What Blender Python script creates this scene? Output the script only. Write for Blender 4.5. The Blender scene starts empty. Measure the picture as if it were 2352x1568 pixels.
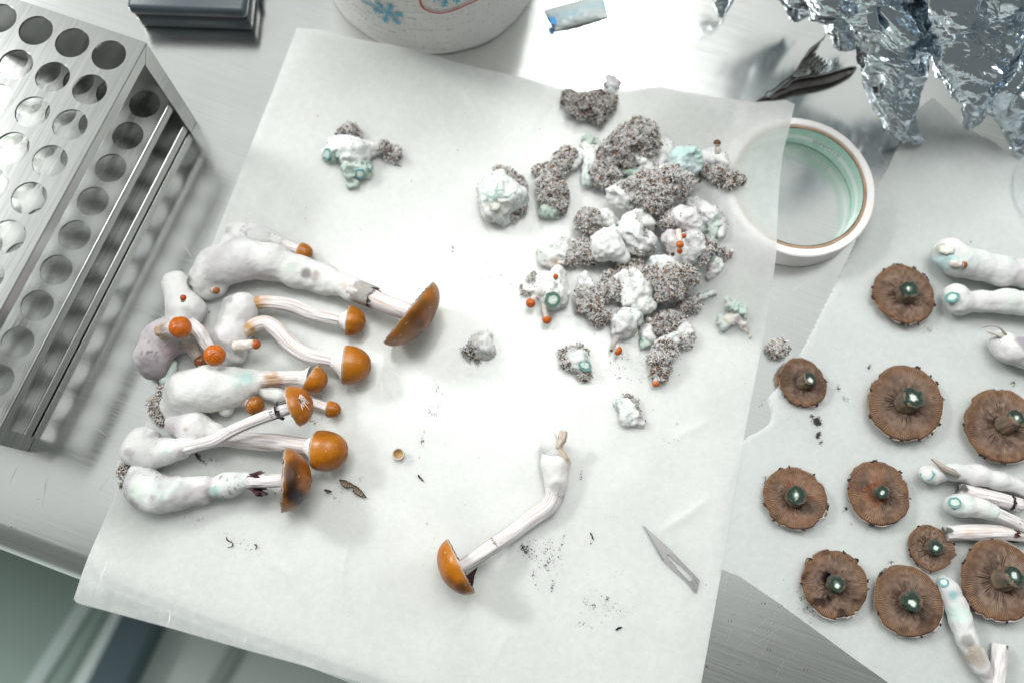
import bpy, math, random
import numpy as np
from mathutils import Vector, Matrix

random.seed(7)
RNG = np.random.RandomState(11)
scene = bpy.context.scene
COL = scene.collection

# ------------------------------------------------------------------ camera
# Solved from the photograph: focal length 1900 px on a 2352 px wide frame,
# the point straight below the lens lies at (1110,1300) of that frame.
CX, CY, FPX, NADX, NADY, CAMH = 1176.0, 784.0, 1900.0, 1110.0, 1300.0, 0.43
_n = np.array([NADX - CX, NADY - CY, FPX]); _n /= np.linalg.norm(_n)
_ex = np.array([1.0, 0, 0]) - _n * _n[0]; _ex /= np.linalg.norm(_ex)
_ey = np.cross(_n, _ex)

def P(px, py, z=0.0):
    """point of the place at height z (m) seen at photograph position px,py"""
    d = np.array([px - CX, py - CY, FPX])
    t = (CAMH - z) / (d @ _n)
    return np.array([t * (d @ _ex), -t * (d @ _ey), z])

def sc(px, py, z=0.0):
    """metres per photograph pixel there"""
    a = P(px, py, z); b = P(px + 1, py, z); c = P(px, py + 1, z)
    return math.sqrt(np.linalg.norm(b - a) * np.linalg.norm(c - a))

cam_data = bpy.data.cameras.new("camera")
cam = bpy.data.objects.new("camera", cam_data); COL.objects.link(cam)
def _w(v): return Vector((v @ _ex, -(v @ _ey), -(v @ _n)))
rx, ry, rz = _w(np.array([1., 0, 0])), _w(np.array([0, -1., 0])), _w(np.array([0, 0, -1.]))
cam.matrix_world = Matrix(((rx.x, ry.x, rz.x, 0), (rx.y, ry.y, rz.y, 0), (rx.z, ry.z, rz.z, CAMH), (0, 0, 0, 1)))
cam_data.sensor_width = 36.0
cam_data.lens = 36.0 * FPX / 2352.0
cam_data.clip_start = 0.02; cam_data.clip_end = 30.0
cam_data.dof.use_dof = True
cam_data.dof.focus_distance = float((Vector(P(1150, 1080, 0.018)) - Vector((0, 0, CAMH))).dot(-rz))
cam_data.dof.aperture_fstop = 4.5
scene.camera = cam

# ------------------------------------------------------------------ world, lamps, exposure
world = bpy.data.worlds.new("World"); scene.world = world; world.use_nodes = True
bg = world.node_tree.nodes["Background"]
bg.inputs[0].default_value = (0.92, 1.0, 0.975, 1); bg.inputs[1].default_value = 0.16

def area(name, loc, target, sx, sy, power, col=(1, 1, 1), rot=0.0):
    ld = bpy.data.lights.new(name, 'AREA'); ld.shape = 'RECTANGLE'; ld.size = sx; ld.size_y = sy
    ld.energy = power; ld.color = col
    o = bpy.data.objects.new(name, ld); COL.objects.link(o)
    o.location = loc
    q = (Vector(target) - Vector(loc)).to_track_quat('-Z', 'Y')
    o.rotation_mode = 'QUATERNION'
    o.rotation_quaternion = q @ __import__('mathutils').Quaternion((0, 0, 1), rot)
    return o
# ceiling panels over and beyond the bench, plus an added fill (the first one mirrors in the steel at the top of the picture)
def mirror(px, py, h):
    p = P(px, py, 0); return (p[0] * (1 + h / CAMH), p[1] * (1 + h / CAMH), h)
area("ceiling_panel_middle", mirror(1375, 110, 1.5), (0.05, 0.1, 0), 0.2, 0.2, 4.5, (1.0, 1.0, 0.985))
area("ceiling_panel_left", mirror(-420, 330, 1.6), (-0.1, 0, 0), 0.5, 0.25, 38.0, (0.98, 1.0, 0.985))
area("ceiling_panel_right", mirror(2780, 420, 1.6), (0.15, 0, 0), 0.6, 0.3, 6.0, (0.97, 1.0, 1.0))
area("ceiling_panel_overhead", mirror(1120, 760, 1.55), (0.0, 0.15, 0), 0.75, 0.5, 13.5, (1.0, 1.0, 0.985))
area("added_ceiling_fill", (-0.15, 0.98, 1.7), (-0.15, 0.98, 0), 3.1, 2.1, 10.5, (0.97, 1.0, 0.985))  # added overhead fill: brightens the steel's reflection, keeps shadows deep below things
scene.view_settings.view_transform = 'Standard'
scene.view_settings.look = 'None'
scene.view_settings.exposure = 0.20
scene.view_settings.gamma = 1.0
scene.view_settings.use_curve_mapping = False

# ------------------------------------------------------------------ helpers
def C(r, g, b):
    f = lambda c: (c / 255 / 12.92) if c / 255 <= 0.04045 else ((c / 255 + 0.055) / 1.055) ** 2.4
    return np.array([f(r), f(g), f(b)])

_perm = RNG.permutation(256); _perm = np.concatenate([_perm, _perm, _perm])
_val = RNG.rand(256) * 2 - 1
def noise(p, freq=1.0, seed=0):
    p = np.asarray(p, float) * freq + seed * 17.31 + 100.0
    i = np.floor(p).astype(np.int64); f = p - i; u = f * f * (3 - 2 * f); i &= 255
    r = 0
    for dx in (0, 1):
        wx = u[..., 0] if dx else 1 - u[..., 0]
        a = _perm[(i[..., 0] + dx) & 255]
        for dy in (0, 1):
            wy = u[..., 1] if dy else 1 - u[..., 1]
            b = _perm[a + ((i[..., 1] + dy) & 255)]
            for dz in (0, 1):
                wz = u[..., 2] if dz else 1 - u[..., 2]
                r = r + wx * wy * wz * _val[_perm[b + ((i[..., 2] + dz) & 255)]]
    return r
def fbm(p, freq, seed=0, octv=3):
    r = 0; a = 1.0; t = 0
    for k in range(octv):
        r = r + a * noise(p, freq * 2 ** k, seed + k * 3.7); t += a; a *= 0.5
    return r / t
def sstep(a, b, x):
    t = np.clip((x - a) / (b - a), 0, 1); return t * t * (3 - 2 * t)
def mixc(a, b, t):
    t = np.asarray(t)[..., None]; return a * (1 - t) + b * t

def mesh_obj(name, V, F, mat, parent=None, col=None, smooth=True, attrs=None, uv=None):
    """one mesh object from world-space vertices; F = list of index arrays (n,3)/(n,4) or python list"""
    V = np.asarray(V, float)
    org = np.array(parent_world(parent)) if parent is not None else np.zeros(3)
    me = bpy.data.meshes.new(name)
    if isinstance(F, np.ndarray): F = [F]
    if isinstance(F, list) and len(F) and isinstance(F[0], np.ndarray) and F[0].ndim == 2:
        tot = sum(f.size for f in F); npoly = sum(len(f) for f in F)
        me.vertices.add(len(V)); me.vertices.foreach_set("co", (V - org).astype(np.float32).ravel())
        me.loops.add(tot); me.loops.foreach_set("vertex_index", np.concatenate([f.ravel() for f in F]).astype(np.int32))
        me.polygons.add(npoly)
        sizes = np.concatenate([np.full(len(f), f.shape[1]) for f in F])
        starts = np.concatenate([[0], np.cumsum(sizes)[:-1]])
        me.polygons.foreach_set("loop_start", starts.astype(np.int32))
        me.update(calc_edges=True)
    else:
        me.from_pydata((V - org).tolist(), [], [list(map(int, f)) for f in F])
    me.validate()
    if smooth: me.polygons.foreach_set("use_smooth", np.ones(len(me.polygons), bool))
    else: me.polygons.foreach_set("use_smooth", np.zeros(len(me.polygons), bool))
    if col is not None and len(me.vertices) == len(V):
        col = np.broadcast_to(np.asarray(col, float), (len(V), 3))
        a = me.color_attributes.new("Col", 'FLOAT_COLOR', 'POINT')
        a.data.foreach_set("color", np.c_[col, np.ones(len(V))].astype(np.float32).ravel())
    for k, v in (attrs or {}).items():
        a = me.attributes.new(k, 'FLOAT', 'POINT'); a.data.foreach_set("value", np.asarray(v, np.float32))
    if uv is not None:
        l = me.uv_layers.new(name="UVMap"); vi = np.zeros(len(me.loops), np.int32)
        me.loops.foreach_get("vertex_index", vi)
        l.data.foreach_set("uv", np.asarray(uv, np.float32)[vi].ravel())
    me.update()
    o = bpy.data.objects.new(name, me); COL.objects.link(o)
    if mat: me.materials.append(mat)
    if parent is not None: o.parent = parent
    return o
def parent_world(o):
    v = Vector((0, 0, 0))
    while o is not None: v += o.location; o = o.parent
    return v
def thing(name, label, cat, loc, group=None):
    o = bpy.data.objects.new(name, None); COL.objects.link(o); o.location = [float(c) for c in loc]
    o.empty_display_size = 0.01
    o["label"] = label; o["category"] = cat
    if group: o["group"] = group
    return o
def tag(o, label, cat, group=None):
    o["label"] = label; o["category"] = cat
    if group: o["group"] = group
    return o
def struct(o): o["kind"] = "structure"; return o

def merge(parts):
    """[(V,F,col)] -> one; F arrays of equal width 3"""
    Vs, Fs, Cs, n = [], [], [], 0
    for V, F, c in parts:
        Vs.append(V); Fs.append(np.asarray(F) + n); Cs.append(np.broadcast_to(c, (len(V), 3))); n += len(V)
    return np.concatenate(Vs), np.concatenate(Fs), np.concatenate(Cs)

# ---------------------------------------------------------------- materials
def newmat(name):
    m = bpy.data.materials.new(name); m.use_nodes = True
    nt = m.node_tree; b = nt.nodes["Principled BSDF"]
    return m, nt, b
def vc_mat(name, rough=0.85, sss=0.0, rad=(1, .9, .8), sscale=0.0015, spec=0.3, bump=None, colnoise=None, sheen=0.0, coat=0.0):
    m, nt, b = newmat(name)
    at = nt.nodes.new("ShaderNodeAttribute"); at.attribute_name = "Col"
    src = at.outputs["Color"]
    tc = nt.nodes.new("ShaderNodeTexCoord")
    if colnoise:
        nz = nt.nodes.new("ShaderNodeTexNoise"); nz.inputs["Scale"].default_value = colnoise[0]; nz.inputs["Detail"].default_value = 4
        nt.links.new(tc.outputs["Object"], nz.inputs["Vector"])
        mr = nt.nodes.new("ShaderNodeMapRange"); mr.inputs[1].default_value = 0.3; mr.inputs[2].default_value = 0.7
        mr.inputs[3].default_value = 1 - colnoise[1]; mr.inputs[4].default_value = 1 + colnoise[1] * .6
        nt.links.new(nz.outputs["Fac"], mr.inputs[0])
        mx = nt.nodes.new("ShaderNodeVectorMath"); mx.operation = 'SCALE'
        nt.links.new(src, mx.inputs[0]); nt.links.new(mr.outputs[0], mx.inputs["Scale"]); src = mx.outputs[0]
    nt.links.new(src, b.inputs["Base Color"])
    b.inputs["Roughness"].default_value = rough
    b.inputs["Specular IOR Level"].default_value = spec
    if sss:
        b.inputs["Subsurface Weight"].default_value = sss
        b.inputs["Subsurface Radius"].default_value = rad; b.inputs["Subsurface Scale"].default_value = sscale
    if sheen: b.inputs["Sheen Weight"].default_value = sheen
    if coat: b.inputs["Coat Weight"].default_value = coat; b.inputs["Coat Roughness"].default_value = 0.25
    if bump:
        nz = nt.nodes.new("ShaderNodeTexNoise"); nz.inputs["Scale"].default_value = bump[0]; nz.inputs["Detail"].default_value = 5
        nt.links.new(tc.outputs["Object"], nz.inputs["Vector"])
        bp = nt.nodes.new("ShaderNodeBump"); bp.inputs["Strength"].default_value = bump[1]; bp.inputs["Distance"].default_value = bump[2]
        nt.links.new(nz.outputs["Fac"], bp.inputs["Height"]); nt.links.new(bp.outputs["Normal"], b.inputs["Normal"])
    return m
M_MYC = vc_mat("mycelium", 0.95, 0.12, bump=(700, .28, .0008), spec=0.15, sheen=0.15)
M_STEM = vc_mat("stem_flesh", 0.8, 0.08, bump=(1600, .5, .0005), spec=0.25)
M_CAP = vc_mat("cap_skin", 0.36, 0.0, rad=(1, .4, .1), bump=(1500, .2, .0003), colnoise=(900, .16), spec=0.45, coat=.05)
M_GILL = vc_mat("gill", 0.85, 0.0, spec=0.15)
M_CRUST = vc_mat("substrate", 0.95, 0.0, spec=0.1)
M_CUT = vc_mat("cut_flesh", 0.9, 0.0, spec=0.08, bump=(2500, .2, .0003))
M_VEIL = vc_mat("veil", 0.75, 0.0, spec=0.25, bump=(2500, .3, .0003))

def steel_mat(name, col, rough, brush_dir=None, scale=700, aniso=0.6, bumpd=0.00003, rvar=0.12, stain=0.06, arot=.25):
    m, nt, b = newmat(name)
    tc = nt.nodes.new("ShaderNodeTexCoord")
    b.inputs["Metallic"].default_value = 1.0
    mp = nt.nodes.new("ShaderNodeMapping")
    if brush_dir is not None: mp.inputs["Rotation"].default_value = (0, 0, -math.atan2(brush_dir[1], brush_dir[0]))
    mp2 = nt.nodes.new("ShaderNodeMapping"); mp2.inputs["Scale"].default_value = (0.02, 1, 0.3)
    nt.links.new(tc.outputs["Object"], mp.inputs["Vector"]); nt.links.new(mp.outputs[0], mp2.inputs["Vector"])
    nz = nt.nodes.new("ShaderNodeTexNoise"); nz.inputs["Scale"].default_value = scale; nz.inputs["Detail"].default_value = 4; nz.inputs["Roughness"].default_value = .65
    nt.links.new(mp2.outputs[0], nz.inputs["Vector"])
    big = nt.nodes.new("ShaderNodeTexNoise"); big.inputs["Scale"].default_value = 22; big.inputs["Detail"].default_value = 5
    nt.links.new(tc.outputs["Object"], big.inputs["Vector"])
    mr = nt.nodes.new("ShaderNodeMapRange"); mr.inputs[1].default_value = .25; mr.inputs[2].default_value = .75
    mr.inputs[3].default_value = rough - rvar; mr.inputs[4].default_value = rough + rvar
    nt.links.new(nz.outputs["Fac"], mr.inputs[0]); nt.links.new(mr.outputs[0], b.inputs["Roughness"])
    mrb = nt.nodes.new("ShaderNodeMapRange"); mrb.inputs[1].default_value = .3; mrb.inputs[2].default_value = .7
    mrb.inputs[3].default_value = 1 - stain; mrb.inputs[4].default_value = 1 + stain
    nt.links.new(big.outputs["Fac"], mrb.inputs[0])
    mrc = nt.nodes.new("ShaderNodeMapRange"); mrc.inputs[1].default_value = .3; mrc.inputs[2].default_value = .7
    mrc.inputs[3].default_value = .95; mrc.inputs[4].default_value = 1.05
    nt.links.new(nz.outputs["Fac"], mrc.inputs[0])
    mul = nt.nodes.new("ShaderNodeMath"); mul.operation = 'MULTIPLY'
    nt.links.new(mrb.outputs[0], mul.inputs[0]); nt.links.new(mrc.outputs[0], mul.inputs[1])
    sv = nt.nodes.new("ShaderNodeVectorMath"); sv.operation = 'SCALE'; sv.inputs[0].default_value = tuple(col)
    nt.links.new(mul.outputs[0], sv.inputs["Scale"]); nt.links.new(sv.outputs[0], b.inputs["Base Color"])
    bp = nt.nodes.new("ShaderNodeBump"); bp.inputs["Strength"].default_value = .5; bp.inputs["Distance"].default_value = bumpd
    nt.links.new(nz.outputs["Fac"], bp.inputs["Height"]); nt.links.new(bp.outputs["Normal"], b.inputs["Normal"])
    if aniso:
        b.inputs["Anisotropic"].default_value = aniso
        uvn = nt.nodes.new("ShaderNodeTangent"); uvn.direction_type = 'UV_MAP'; uvn.uv_map = "UVMap"
        nt.links.new(uvn.outputs[0], b.inputs["Tangent"]); b.inputs["Anisotropic Rotation"].default_value = arot
    return m
def plain_mat(name, col, rough=0.5, metal=0.0, noise_amt=0.1, nscale=300, bump=0.0, spec=0.5, bscale=None):
    m, nt, b = newmat(name)
    tc = nt.nodes.new("ShaderNodeTexCoord")
    nz = nt.nodes.new("ShaderNodeTexNoise"); nz.inputs["Scale"].default_value = nscale; nz.inputs["Detail"].default_value = 4
    nt.links.new(tc.outputs["Object"], nz.inputs["Vector"])
    mr = nt.nodes.new("ShaderNodeMapRange"); mr.inputs[1].default_value = .3; mr.inputs[2].default_value = .7
    mr.inputs[3].default_value = 1 - noise_amt; mr.inputs[4].default_value = 1 + noise_amt
    nt.links.new(nz.outputs["Fac"], mr.inputs[0])
    sv = nt.nodes.new("ShaderNodeVectorMath"); sv.operation = 'SCALE'; sv.inputs[0].default_value = tuple(col)
    nt.links.new(mr.outputs[0], sv.inputs["Scale"]); nt.links.new(sv.outputs[0], b.inputs["Base Color"])
    b.inputs["Roughness"].default_value = rough; b.inputs["Metallic"].default_value = metal
    b.inputs["Specular IOR Level"].default_value = spec
    if bump:
        nb = nt.nodes.new("ShaderNodeTexNoise"); nb.inputs["Scale"].default_value = bscale or nscale; nb.inputs["Detail"].default_value = 4
        nt.links.new(tc.outputs["Object"], nb.inputs["Vector"])
        bp = nt.nodes.new("ShaderNodeBump"); bp.inputs["Strength"].default_value = .6; bp.inputs["Distance"].default_value = bump
        nt.links.new(nb.outputs["Fac"], bp.inputs["Height"]); nt.links.new(bp.outputs["Normal"], b.inputs["Normal"])
    return m

# ---------------------------------------------------------------- generic geometry
def catmull(pts, n):
    pts = np.asarray(pts, float)
    if len(pts) == 1: return np.repeat(pts, n, 0)
    q = np.vstack([2 * pts[0] - pts[1], pts, 2 * pts[-1] - pts[-2]])
    t = np.linspace(0, len(pts) - 1, n); i = np.minimum(t.astype(int), len(pts) - 2); f = (t - i)[:, None]
    a, b, c, d = q[i], q[i + 1], q[i + 2], q[i + 3]
    return 0.5 * (2 * b + (c - a) * f + (2 * a - 5 * b + 4 * c - d) * f ** 2 + (3 * b - a - 3 * c + d) * f ** 3)
def sweep(path, rad, nseg=40, wob=None, close=True, flat=1.0):
    """tube along path; returns V,F(tris),s,theta"""
    path = np.asarray(path); n = len(path); rad = np.broadcast_to(rad, (n,))
    T = np.gradient(path, axis=0); T /= np.linalg.norm(T, axis=1)[:, None] + 1e-12
    up = np.array([0, 0, 1.0])
    N = np.cross(T, np.cross(up, T)); nn = np.linalg.norm(N, axis=1)
    if nn.min() < 1e-3:
        up = np.array([1.0, 0.2, 0]); N = np.cross(T, np.cross(up, T)); nn = np.linalg.norm(N, axis=1)
    N /= nn[:, None] + 1e-9; B = np.cross(T, N)
    th = np.linspace(0, 2 * np.pi, nseg, endpoint=False)
    R = rad[:, None] * np.ones((1, nseg))
    if wob is not None: R = R + wob(np.linspace(0, 1, n)[:, None] * np.ones((1, nseg)), th[None] * np.ones((n, 1)), R)
    V = path[:, None] + R[..., None] * (np.cos(th)[None, :, None] * N[:, None] * flat + np.sin(th)[None, :, None] * B[:, None])
    S = np.repeat(np.linspace(0, 1, n), nseg); TH = np.tile(th, n)
    V = V.reshape(-1, 3)
    i, j = np.meshgrid(np.arange(n - 1), np.arange(nseg), indexing='ij')
    a = i * nseg + j; b = i * nseg + (j + 1) % nseg; c = a + nseg; d = b + nseg
    F = np.concatenate([np.stack([a, b, d], -1).reshape(-1, 3), np.stack([a, d, c], -1).reshape(-1, 3)])
    if close:
        V = np.vstack([V, path[0], path[-1]]); m = n * nseg
        j = np.arange(nseg); k = (j + 1) % nseg
        F = np.vstack([F, np.stack([k, j, np.full(nseg, m)], -1), np.stack([(n - 1) * nseg + j, (n - 1) * nseg + k, np.full(nseg, m + 1)], -1)])
        S = np.append(S, [0, 1]); TH = np.append(TH, [0, 0])
    return V, F, S, TH
def box_vf(c, ax, ay, az, hx, hy, hz):
    c = np.asarray(c, float); ax, ay, az = (np.asarray(v, float) for v in (ax, ay, az))
    V = np.array([c + sx * hx * ax + sy * hy * ay + sz * hz * az for sz in (-1, 1) for sy in (-1, 1) for sx in (-1, 1)])
    F = np.array([[0, 2, 3, 1], [4, 5, 7, 6], [0, 1, 5, 4], [2, 6, 7, 3], [0, 4, 6, 2], [1, 3, 7, 5]])
    return V, F
def bevel(o, w, seg=2, angle=0.6):
    m = o.modifiers.new("bevel", 'BEVEL'); m.width = w; m.segments = seg; m.limit_method = 'ANGLE'; m.angle_limit = angle
    return o
def grid_faces(nu, nv):
    i, j = np.meshgrid(np.arange(nu - 1), np.arange(nv - 1), indexing='ij')
    a = i * nv + j
    return np.stack([a, a + 1, a + nv + 1, a + nv], -1).reshape(-1, 4)
def grid_interp(ctrl, nu, nv):
    """ctrl (R,C,k) -> smooth (nu,nv,k)"""
    ctrl = np.asarray(ctrl, float)
    rows = np.stack([catmull(ctrl[i], nv) for i in range(ctrl.shape[0])])
    return np.stack([catmull(rows[:, j], nu) for j in range(nv)], 1)

def surface_net(D, org, h):
    nx, ny, nz = D.shape
    ins = D < 0
    cnt = np.zeros((nx - 1, ny - 1, nz - 1), np.int8); acc = np.zeros((nx - 1, ny - 1, nz - 1, 3)); ne = np.zeros((nx - 1, ny - 1, nz - 1))
    sl = lambda dx, dy, dz: (slice(dx, nx - 1 + dx), slice(dy, ny - 1 + dy), slice(dz, nz - 1 + dz))
    corners = [(a, b, c) for a in (0, 1) for b in (0, 1) for c in (0, 1)]
    for a in corners:
        for ax in range(3):
            if a[ax] == 0:
                b = list(a); b[ax] = 1; b = tuple(b)
                da, db = D[sl(*a)], D[sl(*b)]
                cr = (da < 0) != (db < 0)
                t = np.where(cr, da / np.where(cr, da - db, 1), 0)
                p = np.array(a, float)
                for k in range(3):
                    acc[..., k] += np.where(cr, p[k] + (t if k == ax else 0), 0)
                ne += cr
    act = ne > 0
    idx = -np.ones(act.shape, np.int64); ii = np.argwhere(act); idx[act] = np.arange(len(ii))
    V = org + h * (ii + acc[act] / ne[act][:, None])
    F = []
    for ax in range(3):
        s0 = [slice(None)] * 3; s1 = [slice(None)] * 3; s0[ax] = slice(0, -1); s1[ax] = slice(1, None)
        A, B = ins[tuple(s0)], ins[tuple(s1)]
        e = np.argwhere(A != B); fl = A[tuple(e.T)]
        o1, o2 = [(1, 2), (2, 0), (0, 1)][ax]
        ok = (e[:, o1] > 0) & (e[:, o2] > 0) & (e[:, o1] < D.shape[o1] - 1) & (e[:, o2] < D.shape[o2] - 1)
        e, fl = e[ok], fl[ok]
        q = []
        for d1, d2 in ((-1, -1), (0, -1), (0, 0), (-1, 0)):
            c = e.copy(); c[:, o1] += d1; c[:, o2] += d2; q.append(idx[tuple(c.T)])
        q = np.stack(q, -1); q[~fl] = q[~fl][:, ::-1]
        F.append(q)
    return V, np.concatenate(F)

def vnormals(V, F):
    N = np.zeros_like(V)
    a, b, c = V[F[:, 0]], V[F[:, 1]], V[F[:, 2]]
    n = np.cross(b - a, c - a)
    for k in range(F.shape[1]): np.add.at(N, F[:, k], n)
    return N / (np.linalg.norm(N, axis=1)[:, None] + 1e-12)

def blob(chains, h=0.001, k=0.004, disp=(), seed=0, zmin=None, cuts=()):
    """chains: list of lists of (x,y,z,r); smooth union; cuts: (point, normal) half spaces removed"""
    allp = np.array([n for ch in chains for n in ch])
    lo = (allp[:, :3] - allp[:, 3:4]).min(0) - k - 3 * h; hi = (allp[:, :3] + allp[:, 3:4]).max(0) + k + 3 * h
    if zmin is not None: lo[2] = max(lo[2], zmin - 3 * h)
    n = np.ceil((hi - lo) / h).astype(int) + 1
    while n.prod() > 1.5e6: h *= 1.15; n = np.ceil((hi - lo) / h).astype(int) + 1
    g = np.stack(np.meshgrid(*[lo[i] + h * np.arange(n[i]) for i in range(3)], indexing='ij'), -1)
    D = np.full(g.shape[:3], 1e3)
    def smin(a, b):
        hh = np.clip(0.5 + 0.5 * (b - a) / k, 0, 1); return b * (1 - hh) + a * hh - k * hh * (1 - hh)
    for ch in chains:
        ch = [np.array(c, float) for c in ch]
        segs = [(ch[0], ch[0])] if len(ch) == 1 else list(zip(ch[:-1], ch[1:]))
        for a, b in segs:
            ab = b[:3] - a[:3]; L = ab @ ab
            t = np.clip(((g - a[:3]) @ ab) / L, 0, 1) if L > 1e-12 else np.zeros(g.shape[:3])
            d = np.linalg.norm(g - a[:3] - t[..., None] * ab, axis=-1) - (a[3] + t * (b[3] - a[3]))
            D = smin(D, d)
    if zmin is not None: D = np.maximum(D, zmin - g[..., 2])
    for pt, nn in cuts:
        nn = np.asarray(nn, float); nn = nn / np.linalg.norm(nn)
        D = np.maximum(D, (g - np.asarray(pt)) @ nn)
    V, F = surface_net(D, lo, h)
    if len(disp):
        N = vnormals(V, F); d = 0
        for fr, am, kind in disp:
            v = fbm(V, fr, seed + fr * .01, 2)
            d = d + am * (v if kind == 0 else (0.5 - 2 * np.abs(v)))
        V = V + N * np.asarray(d)[:, None]
        if zmin is not None: V[:, 2] = np.maximum(V[:, 2], zmin)
    return V, F

# ================================================================== the setting
BRUSH = P(178, 1328, -.01) - P(0, 1260, -.01); BRUSH[2] = 0; BRUSH /= np.linalg.norm(BRUSH)
BPER = np.array([-BRUSH[1], BRUSH[0], 0])            # points away from the viewer, across the bench
EDGE = P(90, 1294, -0.013)                            # a point on the front edge outline
M_TABLE = steel_mat("brushed_steel_table", (0.80, 0.81, 0.79), 0.19, BRUSH, 900, 0.8, .000008, .035, .05)
# bench top: flat sheet, bullnose, front drop
RB = 0.014
prof = [(1.1, 0.0), (0.5, 0.0), (0.2, 0.0), (0.05, 0.0), (RB, 0.0)]
for a in np.linspace(0, 90, 9)[1:]:
    prof.append((RB - RB * math.sin(math.radians(a)), -RB + RB * math.cos(math.radians(a))))
prof += [(0.0, -0.045), (0.02, -0.047), (1.1, -0.047)]
ts = np.linspace(-1.0, 1.3, 24)
V = []; UV = []
for (d, z) in prof:
    for t in ts:
        p = EDGE * [1, 1, 0] + BRUSH * t + BPER * d; V.append([p[0], p[1], z]); UV.append([t, d])
table = struct(mesh_obj("table_top", V, [grid_faces(len(prof), len(ts))[:, ::-1]], M_TABLE, uv=UV))

# hairline scratches in the steel
def ribbon(pts, w, z=None):
    pts = np.asarray(pts); T = np.gradient(pts, axis=0); T /= np.linalg.norm(T, axis=1)[:, None] + 1e-9
    Nn = np.stack([-T[:, 1], T[:, 0], 0 * T[:, 0]], -1) * (np.broadcast_to(w, (len(pts),))[:, None]) / 2
    V = np.empty((2 * len(pts), 3)); V[0::2] = pts + Nn; V[1::2] = pts - Nn
    i = np.arange(len(pts) - 1) * 2
    return V, np.concatenate([np.stack([i, i + 1, i + 3], -1), np.stack([i, i + 3, i + 2], -1)])
parts = []
scr = [[(1660, 1360), (1690, 1310), (1720, 1260)], [(1715, 1560), (1760, 1480), (1790, 1400), (1830, 1340)], [(1690, 1490), (1760, 1420), (1850, 1345)],
       [(1700, 1500), (1790, 1440), (1870, 1370)], [(1760, 1460), (1775, 1420), (1782, 1395)], [(1810, 1520), (1830, 1490)], [(1668, 1350), (1672, 1300), (1690, 1270)],
       [(95, 1180), (100, 1140), (112, 1080)], [(100, 1130), (106, 1098)], [(20, 1110), (40, 1070)], [(225, 985), (245, 1000)], [(420, 560), (440, 590)], [(2010, 330), (2040, 380)],
       [(1985, 270), (1998, 240)], [(2015, 285), (2022, 265)], [(1780, 330), (1795, 345)], [(1230, 190), (1300, 200)], [(1180, 230), (1300, 245)], [(395, 620), (410, 640)],
       [(1800, 500), (1815, 540)], [(1850, 330), (1860, 355)], [(1750, 640), (1790, 700)], [(1730, 690), (1745, 720)], [(1905, 1528), (1930, 1500)], [(1705, 1420), (1712, 1400)]]
for s in scr:
    q = catmull([P(x, y, .00022) for x, y in s], 14); w = .00014 * np.sin(np.linspace(.1, 3.04, 14))
    v, f = ribbon(q, w); parts.append((v, f, (1, 1, 1)))
for _ in range(40):
    x, y = random.choice([(random.uniform(1640, 2000), random.uniform(1300, 1560)), (random.uniform(0, 420), random.uniform(500, 1250)), (random.uniform(1760, 1850), random.uniform(560, 900))])
    a = random.uniform(-1.9, -.8); L = random.uniform(8, 45)
    q = [P(x + L * t * math.cos(a + .2 * t), y + L * t * math.sin(a + .2 * t), .0002) for t in np.linspace(0, 1, 6)]
    v, f = ribbon(q, .0001 + .00008 * random.random()); parts.append((v, f, (1, 1, 1)))
V, F, _c = merge(parts)
o = mesh_obj("scratches", V, [F], plain_mat("scratch_bright", (.62, .63, .61), .35, 1.0), parent=table); o["kind"] = "stuff"

# floor far below the bench
FZ = -0.80
M_FLOOR = plain_mat("floor_vinyl", C(222, 232, 226), 0.55, 0, .06, 6)
fl = struct(mesh_obj("floor", [(-4, -4, FZ), (4, -4, FZ), (4, 4, FZ), (-4, 4, FZ)], [np.array([[0, 1, 2, 3]])], M_FLOOR))
def bar(name, pa, pb, w, hgt, z0, mat, parent=None):
    a = P(*pa, z0); b = P(*pb, z0); d = b - a; L = np.linalg.norm(d); d /= L
    V, F = box_vf((a + b) / 2 + [0, 0, hgt / 2], d, np.array([-d[1], d[0], 0]), [0, 0, 1], L / 2, w / 2, hgt / 2)
    return bevel(mesh_obj(name, V, [F], mat, parent, smooth=False), .004)
r = thing("floor_rail", "dark blue-grey metal rail with a pale flange on the floor below the bench", "rail", P(300, 1480, FZ))
bar("channel", (235, 1650), (392, 1330), .050, .05, FZ, plain_mat("rail_dark", C(84, 104, 112), .5, 0, .1, 8), r)
bar("flange", (190, 1640), (352, 1310), .026, .035, FZ, plain_mat("rail_pale", C(225, 236, 234), .45, 0, .05, 8), r)
tag(bar("floor_strip", (40, 1650), (270, 1290), .022, .02, FZ, plain_mat("strip_pale", C(200, 214, 210), .45, 0, .05, 8)), "thin pale strip on the floor, left of the dark rail", "strip")
tag(bar("floor_dark_strip", (-60, 1650), (170, 1260), .18, .012, FZ, plain_mat("strip_green_grey", C(150, 170, 160), .6, 0, .06, 6)), "darker green-grey strip on the floor at the lower left", "panel")  # strip in a darker tone than the floor around it
tag(bar("floor_seam_strip", (420, 1700), (640, 1330), .02, .012, FZ, plain_mat("strip_dark", C(170, 182, 174), .5, 0, .06, 6)), "narrow darker strip on the floor below the sheet's serrated edge", "strip")

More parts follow.
